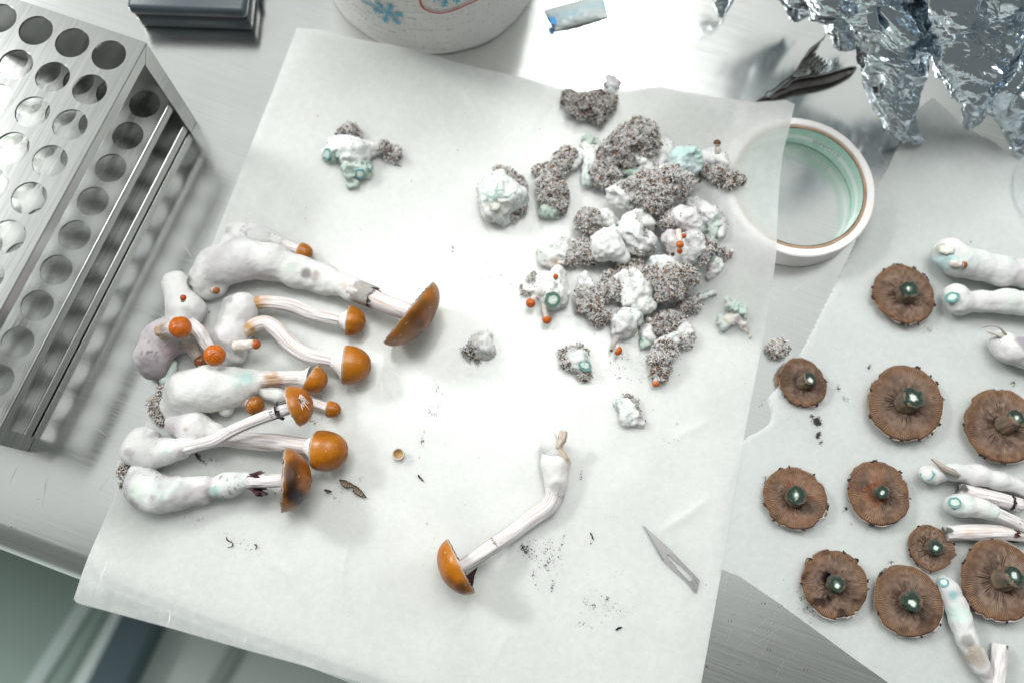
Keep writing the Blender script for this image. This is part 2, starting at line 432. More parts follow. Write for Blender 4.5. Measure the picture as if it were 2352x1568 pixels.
# ================================================================== papers
TAPE_H = 0.0165
TC = P(1838, 426, TAPE_H); TC[2] = 0
TAPE_R = np.linalg.norm(P(2010, 435, TAPE_H) - P(1666, 435, TAPE_H)) / 2
def hz(x, y):
    """height of the big sheet's surface: flat on the bench, riding up over the tape roll"""
    x = np.asarray(x, float); y = np.asarray(y, float)
    d = np.hypot(x - TC[0], y - TC[1]) - TAPE_R
    up = (TAPE_H + .0006) * (1 - sstep(-.003, .055, d))
    p = np.stack([x, y, 0 * x], -1)
    return .0014 + up + .0007 * noise(p, 14, 5) + .00025 * noise(p, 60, 6)
def on(px, py, dz=0.0):
    z = 0.0
    for _ in range(6):
        p = P(px, py, z + dz); z = float(hz(p[0], p[1]))
    return P(px, py, z + dz), z
def W(px, py, r, dz=0.0, zmm=None, sink=.9):
    """sphere centre resting on the sheet + its radius in metres"""
    p, z = on(px, py); rm = r * sc(px, py, z)
    for _ in range(4):
        zc = (zmm * .001 + (z if zmm > -1 else 0)) if zmm is not None else z + rm * sink + dz * .001
        p = P(px, py, zc); z = float(hz(p[0], p[1])); rm = r * sc(px, py, zc)
    return np.array([p[0], p[1], zc, rm])

def paper_mat(name, tint=(.94, .948, .935)):
    m, nt, b = newmat(name); nt.nodes.remove(b)
    out = nt.nodes["Material Output"]; tc = nt.nodes.new("ShaderNodeTexCoord"); L = nt.links.new
    def nz(s, d=4, dist=0):
        n = nt.nodes.new("ShaderNodeTexNoise"); n.inputs["Scale"].default_value = s; n.inputs["Detail"].default_value = d; n.inputs["Distortion"].default_value = dist
        L(tc.outputs["Object"], n.inputs["Vector"]); return n
    def mrange(src, a, b_, c, d):
        r = nt.nodes.new("ShaderNodeMapRange"); r.inputs[1].default_value = a; r.inputs[2].default_value = b_; r.inputs[3].default_value = c; r.inputs[4].default_value = d
        L(src, r.inputs[0]); return r.outputs[0]
    def math_(op, x, y):
        n = nt.nodes.new("ShaderNodeMath"); n.operation = op
        for k, v in enumerate((x, y)):
            if isinstance(v, (int, float)): n.inputs[k].default_value = v
            else: L(v, n.inputs[k])
        return n.outputs[0]
    n1 = nz(260, 5, .5); n2 = nz(1400, 3); n3 = nz(30, 3)
    mott = math_('ADD', mrange(n1.outputs["Fac"], .3, .7, -.5, .5), mrange(n2.outputs["Fac"], .3, .7, -.3, .3))
    col = nt.nodes.new("ShaderNodeVectorMath"); col.operation = 'SCALE'; col.inputs[0].default_value = tint
    L(mrange(n3.outputs["Fac"], .3, .7, .975, 1.02), col.inputs["Scale"])
    # spore smears: where the painted mask meets fine noise
    at = nt.nodes.new("ShaderNodeAttribute"); at.attribute_name = "smear"
    n4 = nz(1500, 5, 1.0); n5 = nz(420, 3)
    sm = math_('MULTIPLY', at.outputs["Fac"], 1.28)
    th = math_('ADD', mrange(n4.outputs["Fac"], .3, .75, 0, 1), mrange(n5.outputs["Fac"], .35, .65, -.25, .25))
    dirt = mrange(math_('ADD', sm, math_('MULTIPLY', th, 1.0)), .98, 1.16, 0, 1)
    dm = math_('MULTIPLY', dirt, mrange(at.outputs["Fac"], .02, .12, 0, 1))
    mix = nt.nodes.new("ShaderNodeMix"); mix.data_type = 'RGBA'
    L(dm, mix.inputs[0]); L(col.outputs[0], mix.inputs[6]); mix.inputs[7].default_value = (*C(52, 42, 46), 1)
    dif = nt.nodes.new("ShaderNodeBsdfDiffuse"); L(mix.outputs[2], dif.inputs["Color"])
    tr = nt.nodes.new("ShaderNodeBsdfTranslucent"); L(mix.outputs[2], tr.inputs["Color"])
    tp = nt.nodes.new("ShaderNodeBsdfTransparent"); tp.inputs[0].default_value = (.95, .97, .96, 1)
    gl = nt.nodes.new("ShaderNodeBsdfGlossy"); gl.inputs["Roughness"].default_value = .38; gl.inputs["Color"].default_value = (1, 1, 1, 1)
    m1 = nt.nodes.new("ShaderNodeMixShader"); L(mrange(mott, -.6, .6, .66, .75), m1.inputs[0]); L(dif.outputs[0], m1.inputs[1]); L(tr.outputs[0], m1.inputs[2])
    m2 = nt.nodes.new("ShaderNodeMixShader"); m2.inputs[0].default_value = .035; L(m1.outputs[0], m2.inputs[1]); L(gl.outputs[0], m2.inputs[2])
    m3 = nt.nodes.new("ShaderNodeMixShader")
    tfac = math_('MULTIPLY', mrange(mott, -.6, .6, .10, .19), mrange(dm, 0, 1, 1, 0)); L(tfac, m3.inputs[0])
    L(m2.outputs[0], m3.inputs[1]); L(tp.outputs[0], m3.inputs[2])
    bp = nt.nodes.new("ShaderNodeBump"); bp.inputs["Strength"].default_value = .25; bp.inputs["Distance"].default_value = .0003
    L(n1.outputs["Fac"], bp.inputs["Height"])
    for s in (dif, tr, gl): L(bp.outputs["Normal"], s.inputs["Normal"])
    L(m3.outputs[0], out.inputs["Surface"])
    return m
M_PAPER = paper_mat("parchment")

def smear_mask(px, py, spots):
    m = np.zeros(px.shape)
    for x, y, rx_, ry_, rot, s in spots:
        c, sn = math.cos(math.radians(rot)), math.sin(math.radians(rot))
        u = ((px - x) * c + (py - y) * sn) / rx_; v = (-(px - x) * sn + (py - y) * c) / ry_
        m = np.maximum(m, s * np.exp(-(u * u + v * v) * 1.2))
    return m
def sheet(name, left, right, nv, nu, top_teeth, bot_teeth, zfun, mat, spots, left_teeth=0, pitch=6.0, amp=4.0):
    Lc = catmull(left, nv); Rc = catmull(right, nv)
    u = np.linspace(0, 1, nu)[None, :, None]
    g = Lc[:, None] * (1 - u) + Rc[:, None] * u                       # (nv,nu,2)
    topd, botd = top_teeth, bot_teeth
    for row, prof_ in ((0, topd), (-1, botd)):
        if prof_ is None: continue
        prof_ = np.asarray(prof_, float); k = np.interp(g[row, :, 0], prof_[:, 0], prof_[:, 1])
        dlt = k - g[row, :, 1]
        zz = (np.arange(nu) % 2) * amp
        dlt = dlt + zz * (1 if row == 0 else -1)
        fall = np.linspace(1, 0, nv)[:, None] ** 6 if row == 0 else np.linspace(0, 1, nv)[:, None] ** 6
        kk = dlt[None] * fall
        sm = (k - g[row, :, 1])[None] * fall
        edge = np.zeros((nv, 1)); edge[row] = 1
        g[..., 1] += np.where(edge > 0, kk, sm)
    if left_teeth: g[:, 0, 0] += (np.arange(nv) % 2) * left_teeth
    V = np.zeros((nv, nu, 3)); px, py = g[..., 0], g[..., 1]
    z = np.zeros((nv, nu))
    for _ in range(5):
        d0, d1 = px - CX, py - CY
        dn = d0 * _n[0] + d1 * _n[1] + FPX * _n[2]; t = (CAMH - z) / dn
        X = t * (d0 * _ex[0] + d1 * _ex[1] + FPX * _ex[2]); Y = -t * (d0 * _ey[0] + d1 * _ey[1] + FPX * _ey[2])
        z = zfun(X, Y)
    V = np.stack([X, Y, z], -1).reshape(-1, 3)
    return mesh_obj(name, V, [grid_faces(nv, nu)[:, ::-1]], mat, attrs={"smear": smear_mask(px, py, spots).ravel()})

spots1 = [(1250, 1270, 60, 40, 30, .28), (1400, 1390, 70, 30, 20, .26), (560, 1250, 60, 14, 30, .27), (1000, 930, 26, 60, 10, .26), (800, 1120, 50, 24, 20, .27), (1120, 620, 30, 60, 0, .22), (1450, 840, 90, 60, 0, .22), (700, 960, 50, 20, 0, .3), (480, 1060, 40, 20, 0, .3), (1540, 1010, 30, 20, 0, .24), (990, 1230, 50, 14, 70, .24), (1345, 1430, 60, 14, 10, .25), (1210, 1262, 26, 18, 20, .55), (1262, 1290, 14, 22, 0, .5), (1255, 1300, 40, 8, 60, .35), (1290, 1250, 5, 30, 20, .5), (1225, 1320, 5, 26, -15, .5), (1270, 1345, 5, 22, 10, .55),
          (1395, 1378, 26, 8, 40, .5), (1365, 1390, 18, 7, 30, .45), (1345, 1380, 8, 16, 0, .5), (1435, 1385, 20, 5, 10, .35), (1360, 1240, 4, 12, 20, .6), (965, 1097, 10, 5, 50, .7),
          (970, 1010, 6, 28, 15, .4), (1003, 895, 4, 24, 10, .5), (1040, 580, 3, 30, 3, .5), (985, 950, 4, 16, 20, .35), (905, 1215, 3, 26, 8, .3), (1335, 1095, 4, 14, 5, .5),
          (530, 1245, 6, 8, 0, .5), (590, 1250, 4, 5, 0, .6), (1420, 1445, 6, 7, 30, .7), (1010, 900, 12, 6, 0, .25), (1230, 1340, 20, 4, 60, .4), (1065, 1160, 5, 3, 0, .4), (1108, 1415, 3, 3, 0, .4),
          (770, 1140, 22, 8, 40, .3), (830, 1100, 12, 9, 0, .25), (1330, 870, 14, 8, 0, .2), (1180, 650, 18, 12, 0, .2), (460, 1050, 8, 12, 0, .45), (620, 1130, 30, 10, 0, .3), (450, 1190, 50, 6, 10, .25)]
top1 = [(640, 60), (680, 63), (735, 66), (780, 80), (840, 92), (930, 108), (985, 122), (1040, 140), (1120, 160), (1200, 175), (1280, 193), (1330, 203), (1440, 201), (1520, 197), (1560, 206),
        (1640, 222), (1700, 228), (1740, 233), (1780, 230), (1806, 228), (1826, 238), (1900, 240)]
bot1 = [(150, 1372), (170, 1378), (178, 1386), (260, 1408), (400, 1446), (560, 1492), (700, 1530), (840, 1572), (1000, 1622), (1200, 1690), (1600, 1800)]
left1 = [(682, 64), (640, 175), (590, 300), (535, 440), (500, 528), (455, 650), (410, 780), (350, 935), (300, 1050), (245, 1180), (200, 1285), (168, 1378)]
right1 = [(1826, 238), (1812, 300), (1799, 350), (1790, 430), (1785, 520), (1781, 600), (1760, 730), (1738, 850), (1712, 975), (1688, 1100), (1650, 1310), (1570, 1720)]
creases = [((826, 1190), (772, 1420), .9), ((1500, 1235), (1640, 1140), .8), ((690, 250), (760, 420), .6), ((1040, 170), (1120, 300), .7), ((1290, 230), (1200, 330), .6), ((640, 420), (700, 480), .5), ((1500, 1450), (1600, 1430), .6), ((930, 230), (1010, 215), .7), ((1180, 1440), (1130, 1540), .6), ((600, 1290), (690, 1330), .5), ((1540, 1010), (1640, 960), .5)]
def z1(X, Y):
    z = hz(X, Y)
    for pa, pb, st_ in creases:
        a, b_ = P(*pa)[:2], P(*pb)[:2]; ab = b_ - a; t = np.clip(((X - a[0]) * ab[0] + (Y - a[1]) * ab[1]) / (ab @ ab), 0, 1)
        wv_ = .0025 * noise(np.stack([X, Y, 0 * X], -1), 40, 77)
        d = (X - a[0]) * ab[1] / np.linalg.norm(ab) - (Y - a[1]) * ab[0] / np.linalg.norm(ab) + wv_; al = np.hypot(X - a[0] - t * ab[0], Y - a[1] - t * ab[1])
        z = z + .0011 * st_ * np.exp(-np.abs(d) / .0022) * np.sin(np.pi * np.clip(t, 0, 1)) * np.exp(-(al / .02) ** 2)
    a = P(680, 63); d = np.hypot(X - a[0], Y - a[1]); z = z + .004 * np.exp(-(d / .03) ** 2)
    rl = P(940, 100); d = np.hypot(X - rl[0], Y - rl[1]); z = z + .005 * np.exp(-(d / .03) ** 2)
    b = P(165, 1378); d = np.hypot(X - b[0], Y - b[1]); z = z + .004 * np.exp(-(d / .018) ** 2)
    return z
paper1 = sheet("parchment_sheet", left1, right1, 260, 420, top1, bot1, z1, M_PAPER, spots1)
tag(paper1, "large pale parchment sheet under the whole mushrooms and the trimmings, hanging over the bench edge", "parchment paper")

spots2 = [(1878, 968, 12, 16, 0, 1.05), (1880, 1000, 8, 14, 10, .75), (1868, 955, 16, 5, 0, .6), (1998, 843, 5, 9, 0, .75), (2008, 806, 14, 4, -30, .45), (2130, 757, 12, 9, 20, .6), (1925, 890, 5, 16, -40, .5),
          (1940, 915, 14, 8, 40, .55), (1965, 935, 20, 4, 45, .35), (1885, 1015, 8, 8, 0, .7), (1760, 1105, 8, 12, 0, .7), (1940, 1170, 10, 14, 30, .5), (1955, 1203, 8, 4, 30, .5),
          (2045, 1288, 10, 10, 45, .55), (1858, 1385, 26, 45, -20, .42), (2330, 880, 10, 10, 0, .5), (2230, 545, 8, 6, 0, .2), (2222, 560, 6, 6, 0, .5)]
left2 = [(2140, 226), (2100, 262), (2070, 322), (2036, 390), (2008, 442), (1972, 540), (1940, 610), (1895, 700), (1850, 790), (1810, 858), (1772, 906), (1768, 922), (1774, 945), (1768, 970), (1742, 990), (1716, 1004), (1692, 1040), (1672, 1110), (1655, 1200), (1638, 1300)]
right2 = [(2146, 228), (2220, 290), (2290, 335), (2370, 380), (2460, 430)] + [(2480, y) for y in (520, 600, 700, 800, 900, 1000, 1100, 1200, 1300, 1380, 1450, 1520, 1600, 1700, 1800)]
def z2(X, Y):
    p = np.stack([X, Y, 0 * X], -1)
    z = .0006 + .0003 * (noise(p, 20, 9) + 1)
    a = P(2130, 235); d = np.hypot(X - a[0], Y - a[1]); z = z + .010 * np.exp(-(d / .022) ** 2)
    b = P(1800, 890); d = np.hypot(X - b[0], Y - b[1]); z = z + .0015 * np.exp(-(d / .02) ** 2)
    return z
bot2 = [(1630, 1296), (1645, 1302), (1700, 1322), (1790, 1383), (1960, 1508), (2050, 1572), (2200, 1680), (2480, 1880)]
paper2 = sheet("parchment_sheet", left2, right2, 300, 240, None, bot2, z2, paper_mat("parchment_cool", (.86, .88, .875)), spots2, left_teeth=3.0, amp=0)
tag(paper2, "parchment sheet with torn left edge under the upturned mushroom caps", "parchment paper")

# fold creases and torn bits at paper edges
parts = []
for pts, w in (([(222, 1372), (232, 1330), (246, 1290)], .0007), ([(228, 1375), (240, 1340)], .0005), ([(383, 1440), (390, 1415), (388, 1398)], .0007), ([(560, 1478), (564, 1462)], .0004),
               ([(470, 1468), (474, 1455)], .0004), ([(350, 1415), (353, 1405)], .0003), ([(1500, 1250), (1560, 1240), (1630, 1200)], .00015)):
    q = catmull([on(x, y, .0012)[0] for x, y in pts], 14); q[:, :2] += RNG.randn(14, 2) * .00012
    v, f = ribbon(q, .45 * w * np.sin(np.linspace(.3, 2.9, 14))); parts.append((v, f, (1, 1, 1)))
V, F, _c = merge(parts)
o = mesh_obj("crease", V, [F], plain_mat("crease_white", (.9, .92, .9), .6), parent=paper1); o["kind"] = "stuff"
# pale disc sheet at the right border
cen = P(2440, 440, .004); R_ = np.linalg.norm(P(2326, 440, .004) - cen)
a = np.linspace(0, 2 * np.pi, 96, endpoint=False); rr = np.linspace(.02, 1, 14)
g = np.stack([cen[0] + R_ * rr[:, None] * np.cos(a), cen[1] + R_ * rr[:, None] * np.sin(a), .0032 + .0018 * (rr[:, None] ** 6) * (1 + .4 * np.sin(5 * a)) + 0 * a], -1)
V = g.reshape(-1, 3); i, j = np.meshgrid(np.arange(13), np.arange(96), indexing='ij'); A = i * 96 + j; B = i * 96 + (j + 1) % 96
F = np.stack([A, A + 96, B + 96, B], -1).reshape(-1, 4)
o = mesh_obj("paper_disc", V, [F], paper_mat("disc_paper", (.86, .88, .9)), attrs={"smear": np.zeros(len(V))})
tag(o, "round translucent paper disc cut off by the right border", "paper disc")

# ================================================================== tape roll
def ring_vf(c, ri, ro, z0, z1, n=128, wav=0.0, nr=6):
    """closed ring solid: returns V,F quads; profile = inner wall, top with slight bevel, outer wall"""
    b = min(.0006, (ro - ri) * .25)
    prof_ = [(ri, z0), (ri, z1 - b), (ri + b, z1)] + [(ri + b + (ro - ri - 2 * b) * t, z1) for t in np.linspace(0, 1, nr)[1:-1]] + [(ro - b, z1), (ro, z1 - b), (ro, z0)]
    a = np.linspace(0, 2 * np.pi, n, endpoint=False); V = []
    for k, (r_, z_) in enumerate(prof_):
        w = wav * noise(np.stack([np.cos(a) * 3, np.sin(a) * 3, 0 * a + k], -1), 2)
        V.append(np.stack([c[0] + (r_ + w) * np.cos(a), c[1] + (r_ + w) * np.sin(a), 0 * a + z_], -1))
    V = np.concatenate(V); m = len(prof_); i, j = np.meshgrid(np.arange(m), np.arange(n), indexing='ij')
    A = i * n + j; B = i * n + (j + 1) % n; C_ = ((i + 1) % m) * n + (j + 1) % n; D_ = ((i + 1) % m) * n + j
    return V, np.stack([A, B, C_, D_], -1).reshape(-1, 4)[:, ::-1]
tp = thing("tape_roll", "roll of white masking tape with green print inside its core, half under the parchment", "tape", (TC[0], TC[1], 0))
ri_tape = TAPE_R * 0.895; ri_core = TAPE_R * 0.845
V, F = ring_vf(TC, ri_tape, TAPE_R, 0.0006, TAPE_H, wav=.00015)
mesh_obj("tape_winding", V, [F], plain_mat("masking_tape", (.80, .775, .76), .55, 0, .06, 900, .0001), tp, smooth=False)
V, F = ring_vf(TC, ri_core + .0005, ri_tape - .0001, 0.0004, TAPE_H - .0003, wav=.0002)
mesh_obj("cardboard_core", V, [F], plain_mat("cardboard", C(168, 140, 116), .85, 0, .25, 1200, .0003), tp, smooth=False)
# printed liner: rows of small green lettering
m, nt, b = newmat("green_print_liner")
uvn = nt.nodes.new("ShaderNodeUVMap"); uvn.uv_map = "UVMap"
def _vm(op, a_, b_):
    n = nt.nodes.new("ShaderNodeMath"); n.operation = op
    for k, v in enumerate((a_, b_)):
        if isinstance(v, (int, float)): n.inputs[k].default_value = v
        else: nt.links.new(v, n.inputs[k])
    return n.outputs[0]
sp = nt.nodes.new("ShaderNodeSeparateXYZ"); nt.links.new(uvn.outputs[0], sp.inputs[0])
row = _vm('FRACT', _vm('MULTIPLY', sp.outputs[1], 11.0), 0.0)
rowid = _vm('FLOOR', _vm('MULTIPLY', sp.outputs[1], 11.0), 0.0)
inrow = _vm('MULTIPLY', _vm('GREATER_THAN', row, .22), _vm('LESS_THAN', row, .8))
comb = nt.nodes.new("ShaderNodeCombineXYZ"); nt.links.new(_vm('MULTIPLY', sp.outputs[0], 150.0), comb.inputs[0]); nt.links.new(rowid, comb.inputs[1])
wn = nt.nodes.new("ShaderNodeTexNoise"); wn.inputs["Scale"].default_value = 1.0; wn.inputs["Detail"].default_value = 3; nt.links.new(comb.outputs[0], wn.inputs["Vector"])
word = _vm('GREATER_THAN', wn.outputs["Fac"], .40)
gap = _vm('GREATER_THAN', _vm('ABSOLUTE', _vm('SUBTRACT', sp.outputs[1], .45), 0), .13)
blk = nt.nodes.new("ShaderNodeTexNoise"); blk.inputs["Scale"].default_value = 9; blk.noise_dimensions = '1D'; nt.links.new(sp.outputs[0], blk.inputs["W"])
fac = _vm('MULTIPLY', _vm('MULTIPLY', inrow, word), _vm('MULTIPLY', gap, _vm('GREATER_THAN', blk.outputs["Fac"], .36)))
mx = nt.nodes.new("ShaderNodeMix"); mx.data_type = 'RGBA'; nt.links.new(_vm('MULTIPLY', fac, .85), mx.inputs[0])
bandm = nt.nodes.new("ShaderNodeMix"); bandm.data_type = 'RGBA'; nt.links.new(_vm('MULTIPLY', gap, .4), bandm.inputs[0])
bandm.inputs[6].default_value = (*C(240, 247, 244), 1); bandm.inputs[7].default_value = (*C(222, 246, 238), 1)
nt.links.new(bandm.outputs[2], mx.inputs[6]); mx.inputs[7].default_value = (*C(132, 208, 180), 1)
nt.links.new(mx.outputs[2], b.inputs["Base Color"]); b.inputs["Roughness"].default_value = .45
n = 192; a = np.linspace(0, 2 * np.pi, n + 1); zz = np.linspace(.0003, TAPE_H - .0006, 8)
V = np.stack([TC[0] + ri_core * np.cos(a)[:, None] + 0 * zz, TC[1] + ri_core * np.sin(a)[:, None] + 0 * zz, 0 * a[:, None] + zz], -1).reshape(-1, 3)
UV = np.stack([a[:, None] / (2 * np.pi) + 0 * zz, 0 * a[:, None] + (zz - zz[0]) / (zz[-1] - zz[0])], -1).reshape(-1, 2)
core_print = mesh_obj("printed_liner", V, [grid_faces(n + 1, 8)], m, tp, uv=UV)

def text_mesh(s, size):
    cu = bpy.data.curves.new("t", 'FONT'); cu.body = s; cu.size = size; cu.align_x = 'CENTER'; cu.align_y = 'CENTER'; cu.resolution_u = 3
    to = bpy.data.objects.new("t", cu); COL.objects.link(to)
    dg = bpy.context.evaluated_depsgraph_get(); me = bpy.data.meshes.new_from_object(to.evaluated_get(dg))
    V = np.array([v.co[:] for v in me.vertices]); F = [list(p.vertices) for p in me.polygons]
    bpy.data.objects.remove(to); bpy.data.curves.remove(cu); bpy.data.meshes.remove(me)
    return V, F
# embossed date code, upside down as seen from here, on the far inside of the core
tv, tf = text_mesh("21DAPR", .0052)
ang0 = math.atan2(*(P(1915, 318, TAPE_H * .5)[:2] - TC[:2])[::-1])
th = ang0 + tv[:, 0] / ri_core; rr_ = ri_core - .00035
V = np.stack([TC[0] + rr_ * np.cos(th), TC[1] + rr_ * np.sin(th), TAPE_H * .46 - tv[:, 1]], -1)
mesh_obj("embossed_code", V, tf, plain_mat("emboss_grey", C(176, 190, 188), .5), core_print, smooth=False)

# ================================================================== test tube rack
HT = 0.074
A0 = P(336, 98, HT); LDIR = P(0, 712, HT) - A0; LDIR /= np.linalg.norm(LDIR)
RDIR = np.array([LDIR[1], -LDIR[0], 0]);
if RDIR @ (P(28, 0, HT) - A0) < 0: RDIR = -RDIR
h0 = P(250, 127, HT) - A0; pitch_l = np.linalg.norm(P(68, 456, HT) - P(250, 127, HT)) / 4; pitch_r = np.linalg.norm(P(80, 74, HT) - P(250, 127, HT)) / 2
off_l, off_r = h0 @ LDIR, h0 @ RDIR
HR = 36.5 * sc(250, 127, HT)
LEN = np.linalg.norm(P(75, 1052, 0) - P(450, 287, 0))
NR = int((LEN - off_l) / pitch_l) + 1; NC = 6
off_l_end = LEN - off_l - (NR - 1) * pitch_l
WID = off_r * 2 + (NC - 1) * pitch_r
M_RACK = steel_mat("rack_steel", (0.46, 0.47, 0.455), 0.22, LDIR, 900, 0.5, .00001, .04, .06, arot=0.0)
rack = thing("test_tube_rack", "stainless steel test tube rack with rows of round holes at the left", "rack", (A0[0], A0[1], 0))
def rk(l, r_, z): return np.array([A0[0], A0[1], 0]) + LDIR * l + RDIR * r_ + np.array([0, 0, z])
def perforated(name, z, th, inset=0.0):
    n = 32; ca = np.linspace(0, 2 * np.pi, n, endpoint=False) + np.pi / 4
    V, F = [], []
    def quad(ps):
        k = len(V); V.extend(ps); F.append([k, k + 1, k + 2, k + 3])
    sq = []
    for kk in range(n):
        c_, s_ = math.cos(ca[kk]), math.sin(ca[kk]); mxx = max(abs(c_), abs(s_)); sq.append((c_ / mxx / 2, s_ / mxx / 2))
    for i in range(NR):
        for j in range(NC):
            lc, rc = off_l + i * pitch_l, off_r + j * pitch_r
            outer = [rk(lc + s[0] * pitch_l, rc + s[1] * pitch_r, z) for s in sq]
            inner = [rk(lc + HR * math.cos(t), rc + HR * math.sin(t), z) for t in ca]
            k = len(V); V.extend(outer + inner + [p - [0, 0, th] for p in inner] + [p - [0, 0, th] for p in outer])
            for q in range(n):
                w = (q + 1) % n
                F.append([k + q, k + w, k + n + w, k + n + q]); F.append([k + n + q, k + n + w, k + 2 * n + w, k + 2 * n + q]); F.append([k + 2 * n + q, k + 2 * n + w, k + 3 * n + w, k + 3 * n + q])
    l0, l1 = off_l - pitch_l / 2, off_l + (NR - .5) * pitch_l; r0, r1 = off_r - pitch_r / 2, off_r + (NC - .5) * pitch_r
    for zz_, fl in ((z, 0), (z - th, 1)):
        for (a, b_, c, d) in ((inset, l0, inset, WID - inset), (l1, LEN - inset, inset, WID - inset), (l0, l1, inset, r0), (l0, l1, r1, WID - inset)):
            quad([rk(a, c, zz_), rk(b_, c, zz_), rk(b_, d, zz_), rk(a, d, zz_)])
    V = np.array(V); d = V - np.array([A0[0], A0[1], 0]); uv = np.c_[d @ LDIR, d @ RDIR]
    return mesh_obj(name, V, [np.array(F)], M_RACK, rack, smooth=False, uv=uv)
def rplate(name, l0, l1, r0, r1, z0, z1, bv=.0006, parent=None):
    c = rk((l0 + l1) / 2, (r0 + r1) / 2, (z0 + z1) / 2)
    V, F = box_vf(c, LDIR, RDIR, [0, 0, 1], abs(l1 - l0) / 2, abs(r1 - r0) / 2, abs(z1 - z0) / 2)
    d = V - np.array([A0[0], A0[1], 0]); uv = np.c_[d @ LDIR + d[:, 2] * .01, d @ RDIR + d[:, 2]]
    o = mesh_obj(name, V, [F], M_RACK, parent or rack, smooth=False, uv=uv)
    return bevel(o, bv) if bv else o
TH = .0011; LIP = .0078; ZM = .0300; ZB = .0075
top = perforated("top_plate", HT, TH)
rplate("top_lip", 0.0, LEN, 0.0002, TH, HT - LIP, HT - .0002, .0004, top)
mid = perforated("middle_plate", ZM, TH, .0012)
rplate("middle_lip", .0013, LEN - .0013, .0014, .0014 + TH, ZM - .0062, ZM + .0001, .0004, mid)
bt = rplate("bottom_plate", .0013, LEN - .0013, .0026, WID - .0026, ZB - TH, ZB, 0)
rplate("bottom_lip", .0013, LEN - .0013, .0014, .0014 + TH, .0012, ZB + .0002, .0004, bt)
for l0, s in ((0, 1), (LEN, -1)):
    ep = rplate("end_plate", l0 + s * .0001, l0 + s * (TH + .0001), .0013, WID - .0013, .0003, HT - TH - .0003)
    # flange with mitred top corner
    rr0 = 0.0001
    zz = [(0.0, HT - .0004), (LIP, HT - LIP - .0004), (LIP, .0003), (0.0, .0003)]
    Vf = [rk(l0 + s * a, rr0 + k * TH, z) for k in (0, 1) for a, z in zz]
    Ff = [[0, 1, 2, 3], [7, 6, 5, 4], [0, 4, 5, 1], [1, 5, 6, 2], [2, 6, 7, 3], [3, 7, 4, 0]]
    d = np.array(Vf) - np.array([A0[0], A0[1], 0]); uv = np.c_[d[:, 2], d @ LDIR]
    mesh_obj("end_flange", Vf, Ff, M_RACK, ep, smooth=False, uv=uv)

# ================================================================== black case at the top left
bx0 = P(322, 64, 0); bx1 = P(578, 73, 0); d = bx1 - bx0; BW = np.linalg.norm(d); d /= BW; nrm = np.array([-d[1], d[0], 0])
case = thing("plastic_case", "dark blue-grey plastic case with a seam round its side, cut by the top border", "case", (bx0 + bx1) / 2)
M_CASE = plain_mat("case_plastic", C(62, 72, 78), .38, 0, .06, 900, .00008)
DEP = .09
def cbox(name, x0, x1, y0, y1, z0, z1, bv, mat=M_CASE, parent=None):
    c = bx0 + d * (x0 + x1) / 2 + nrm * (y0 + y1) / 2 + np.array([0, 0, (z0 + z1) / 2])
    V, F = box_vf(c, d, nrm, [0, 0, 1], (x1 - x0) / 2, (y1 - y0) / 2, (z1 - z0) / 2)
    return bevel(mesh_obj(name, V, [F], mat, parent or case, smooth=True), bv, 3)
cbox("base_shell", .001, BW + .001, 0, DEP, .0005, .0105, .0022)
cbox("seam_gasket", .0015, BW + .0005, .0006, DEP, .0100, .0122, .0003, plain_mat("gasket_black", C(22, 26, 28), .6))
cbox("lid_shell", -.0005, BW + .0012, -.0008, DEP, .0118, .0195, .0030)
cbox("latch", BW + .0008, BW + .0028, .022, .05, .006, .0165, .0006)

# ================================================================== paper towel roll
pts = np.array([P(*q, .0005)[:2] for q in ((820, 68), (842, 86), (1002, 128), (1127, 94), (1197, 35))])
Am = np.c_[2 * pts, np.ones(len(pts))]; sol = np.linalg.lstsq(Am, (pts ** 2).sum(1), rcond=None)[0]
RC = np.array([sol[0], sol[1], 0]); RR = math.sqrt(sol[2] + sol[0] ** 2 + sol[1] ** 2)
roll = thing("paper_towel_roll", "white embossed paper towel roll with blue snowflake and red line print", "paper towel", RC)
m, nt, b = newmat("paper_towel"); tc = nt.nodes.new("ShaderNodeTexCoord"); uvn = nt.nodes.new("ShaderNodeUVMap"); uvn.uv_map = "UVMap"
wv = nt.nodes.new("ShaderNodeTexVoronoi"); wv.inputs["Scale"].default_value = 330; wv.inputs["Randomness"].default_value = .35; nt.links.new(uvn.outputs[0], wv.inputs["Vector"])
mr = nt.nodes.new("ShaderNodeMapRange"); mr.inputs[1].default_value = .1; mr.inputs[2].default_value = .42; mr.inputs[3].default_value = 1; mr.inputs[4].default_value = 0; nt.links.new(wv.outputs["Distance"], mr.inputs[0])
rg = nt.nodes.new("ShaderNodeTexWave"); rg.wave_type = 'RINGS'; rg.inputs["Scale"].default_value = 60; rg.inputs["Distortion"].default_value = 5; rg.inputs["Detail"].default_value = 1; nt.links.new(uvn.outputs[0], rg.inputs["Vector"])
mm = nt.nodes.new("ShaderNodeMath"); mm.operation = 'MULTIPLY'; nt.links.new(mr.outputs[0], mm.inputs[0]); nt.links.new(rg.outputs["Fac"], mm.inputs[1])
bp = nt.nodes.new("ShaderNodeBump"); bp.inputs["Strength"].default_value = .8; bp.inputs["Distance"].default_value = .0011; nt.links.new(mm.outputs[0], bp.inputs["Height"])
nt.links.new(bp.outputs["Normal"], b.inputs["Normal"]); b.inputs["Base Color"].default_value = (.80, .80, .775, 1); b.inputs["Roughness"].default_value = .95; b.inputs["Specular IOR Level"].default_value = .15
b.inputs["Subsurface Weight"].default_value = .1; b.inputs["Subsurface Scale"].default_value = .001
n = 160; a = np.linspace(0, 2 * np.pi, n + 1); RHT = .20
